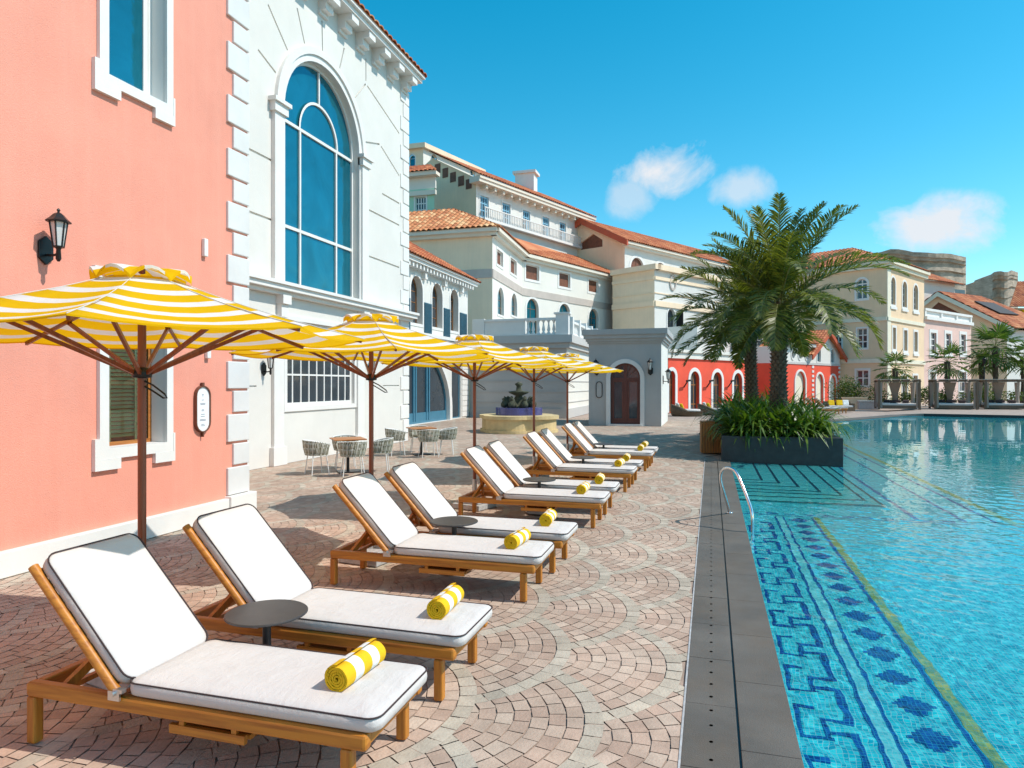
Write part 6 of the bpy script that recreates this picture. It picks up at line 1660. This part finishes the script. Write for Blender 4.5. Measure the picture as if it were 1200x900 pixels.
mb = MB(); mb.box2((-1.0, -.4, .05), (1.0, .4, .32)); mb.box2((-1.0, .28, .321), (1.0, .4, .75)); mb.box2((.88, -.4, .321), (1.0, .279, .6)); mb.box2((-1, -.4, .321), (-.88, .279, .6)); mb.build('frame', 'wicker', t, bevel=.03)
mb = MB(); mb.box2((-.87, -.38, .322), (.87, .27, .45)); mb.build('seat_cushion', 'cushion', t, bevel=.03)
for x, m_ in ((-.5, 'tyel'), (.1, 'tyel'), (.55, 'twhi')):
    mb = MB(); mb.box((x, .14, .64), (.45, .14, .40), 0, Matrix.Rotation(-.3, 3, 'X')); mb.build('pillow', m_, t, bevel=.05)

# ================================================================== LIGHT, SKY, CAMERA
SUN_E, SUN_A = math.radians(50), math.radians(5)
sd_ = V((math.cos(SUN_E) * math.cos(SUN_A), math.cos(SUN_E) * math.sin(SUN_A), math.sin(SUN_E)))
ld = bpy.data.lights.new('sun', 'SUN'); ld.energy = 3.7; ld.angle = math.radians(.5); ld.color = (1.0, .95, .865)
ld.cycles.is_caustics_light = True
lo = bpy.data.objects.new('sun', ld); COL.objects.link(lo); lo.rotation_euler = (-sd_).to_track_quat('-Z', 'Y').to_euler(); lo.location = (20, 5, 30)
wd = bpy.data.worlds.new('World'); scene.world = wd; wd.use_nodes = True
nt = wd.node_tree; N, L = nt.nodes, nt.links; bg = N['Background']
sky = N.new('ShaderNodeTexSky'); sky.sky_type = 'NISHITA'; sky.sun_disc = False; sky.sun_elevation = SUN_E; sky.sun_rotation = PI / 2 - SUN_A
sky.air_density = 1.0; sky.dust_density = .35; sky.ozone_density = 1.6; sky.altitude = 0
hs = N.new('ShaderNodeHueSaturation'); hs.inputs['Hue'].default_value = .470; hs.inputs['Saturation'].default_value = 1.50; hs.inputs['Value'].default_value = 1.08
L.new(sky.outputs['Color'], hs.inputs['Color'])
tc = N.new('ShaderNodeTexCoord')
nz = N.new('ShaderNodeTexNoise'); nz.inputs['Scale'].default_value = 9; nz.inputs['Detail'].default_value = 10; nz.inputs['Roughness'].default_value = .62; nz.inputs['Distortion'].default_value = .35
L.new(tc.outputs['Generated'], nz.inputs['Vector'])
col = hs.outputs['Color']
def math_(op, a, b=None, c=None):
    n_ = N.new('ShaderNodeMath'); n_.operation = op
    for k, v in enumerate((a, b, c)):
        if v is None: continue
        if isinstance(v, (int, float)): n_.inputs[k].default_value = v
        else: L.new(v, n_.inputs[k])
    return n_.outputs[0]
def dot_(v):
    n_ = N.new('ShaderNodeVectorMath'); n_.operation = 'DOT_PRODUCT'; L.new(tc.outputs['Generated'], n_.inputs[0]); n_.inputs[1].default_value = v; return n_.outputs['Value']
total = None
for px_, py_, wx, wy, st_ in ((772, 198, 78, 50, 1.0), (868, 222, 50, 30, .62), (1092, 268, 85, 42, .95), (742, 225, 45, 40, .5)):
    c = ray(px_, py_).normalized(); r_ = c.cross(UP).normalized(); u_ = r_.cross(c).normalized(); k_ = FOC
    ex = math_('DIVIDE', dot_(tuple(r_)), wx / k_ * .95); ey = math_('DIVIDE', dot_(tuple(u_)), wy / k_ * .95)
    e2 = math_('SQRT', math_('ADD', math_('MULTIPLY', ex, ex), math_('MULTIPLY', ey, ey)))
    front = math_('GREATER_THAN', dot_(tuple(c)), .5)
    base = math_('MULTIPLY', math_('SUBTRACT', 1.0, math_('MINIMUM', e2, 1.0)), front)
    dens = math_('MULTIPLY', math_('SUBTRACT', math_('ADD', math_('MULTIPLY', base, .75), math_('MULTIPLY', nz.outputs['Fac'], 1.5)), .94), 2.7)
    dens = math_('MULTIPLY', math_('MINIMUM', math_('MAXIMUM', dens, 0.0), 1.0), math_('MULTIPLY', math_('MINIMUM', math_('MULTIPLY', base, 4.0), 1.0), st_))
    total = dens if total is None else math_('MAXIMUM', total, dens)
mxc = N.new('ShaderNodeMix'); mxc.data_type = 'RGBA'; L.new(total, mxc.inputs['Factor']); L.new(col, mxc.inputs['A']); mxc.inputs['B'].default_value = (4.6, 4.75, 5.0, 1)
L.new(mxc.outputs['Result'], bg.inputs['Color']); bg.inputs['Strength'].default_value = .15

cam = bpy.data.cameras.new('camera'); co = bpy.data.objects.new('camera', cam); COL.objects.link(co)
co.location = CAM; co.rotation_euler = (PI / 2, 0, YAW); cam.sensor_width = 36; cam.lens = FOC / 1200 * 36; cam.clip_start = .05; cam.clip_end = 4000
scene.camera = co
vs_ = scene.view_settings; vs_.view_transform = 'Standard'; vs_.look = 'None'; vs_.exposure = 0.28; vs_.gamma = 1; vs_.use_curve_mapping = False
scene.cycles.max_bounces = 8; scene.cycles.transparent_max_bounces = 12; scene.cycles.caustics_reflective = False; scene.cycles.caustics_refractive = True
scene.cycles.sample_clamp_indirect = 6
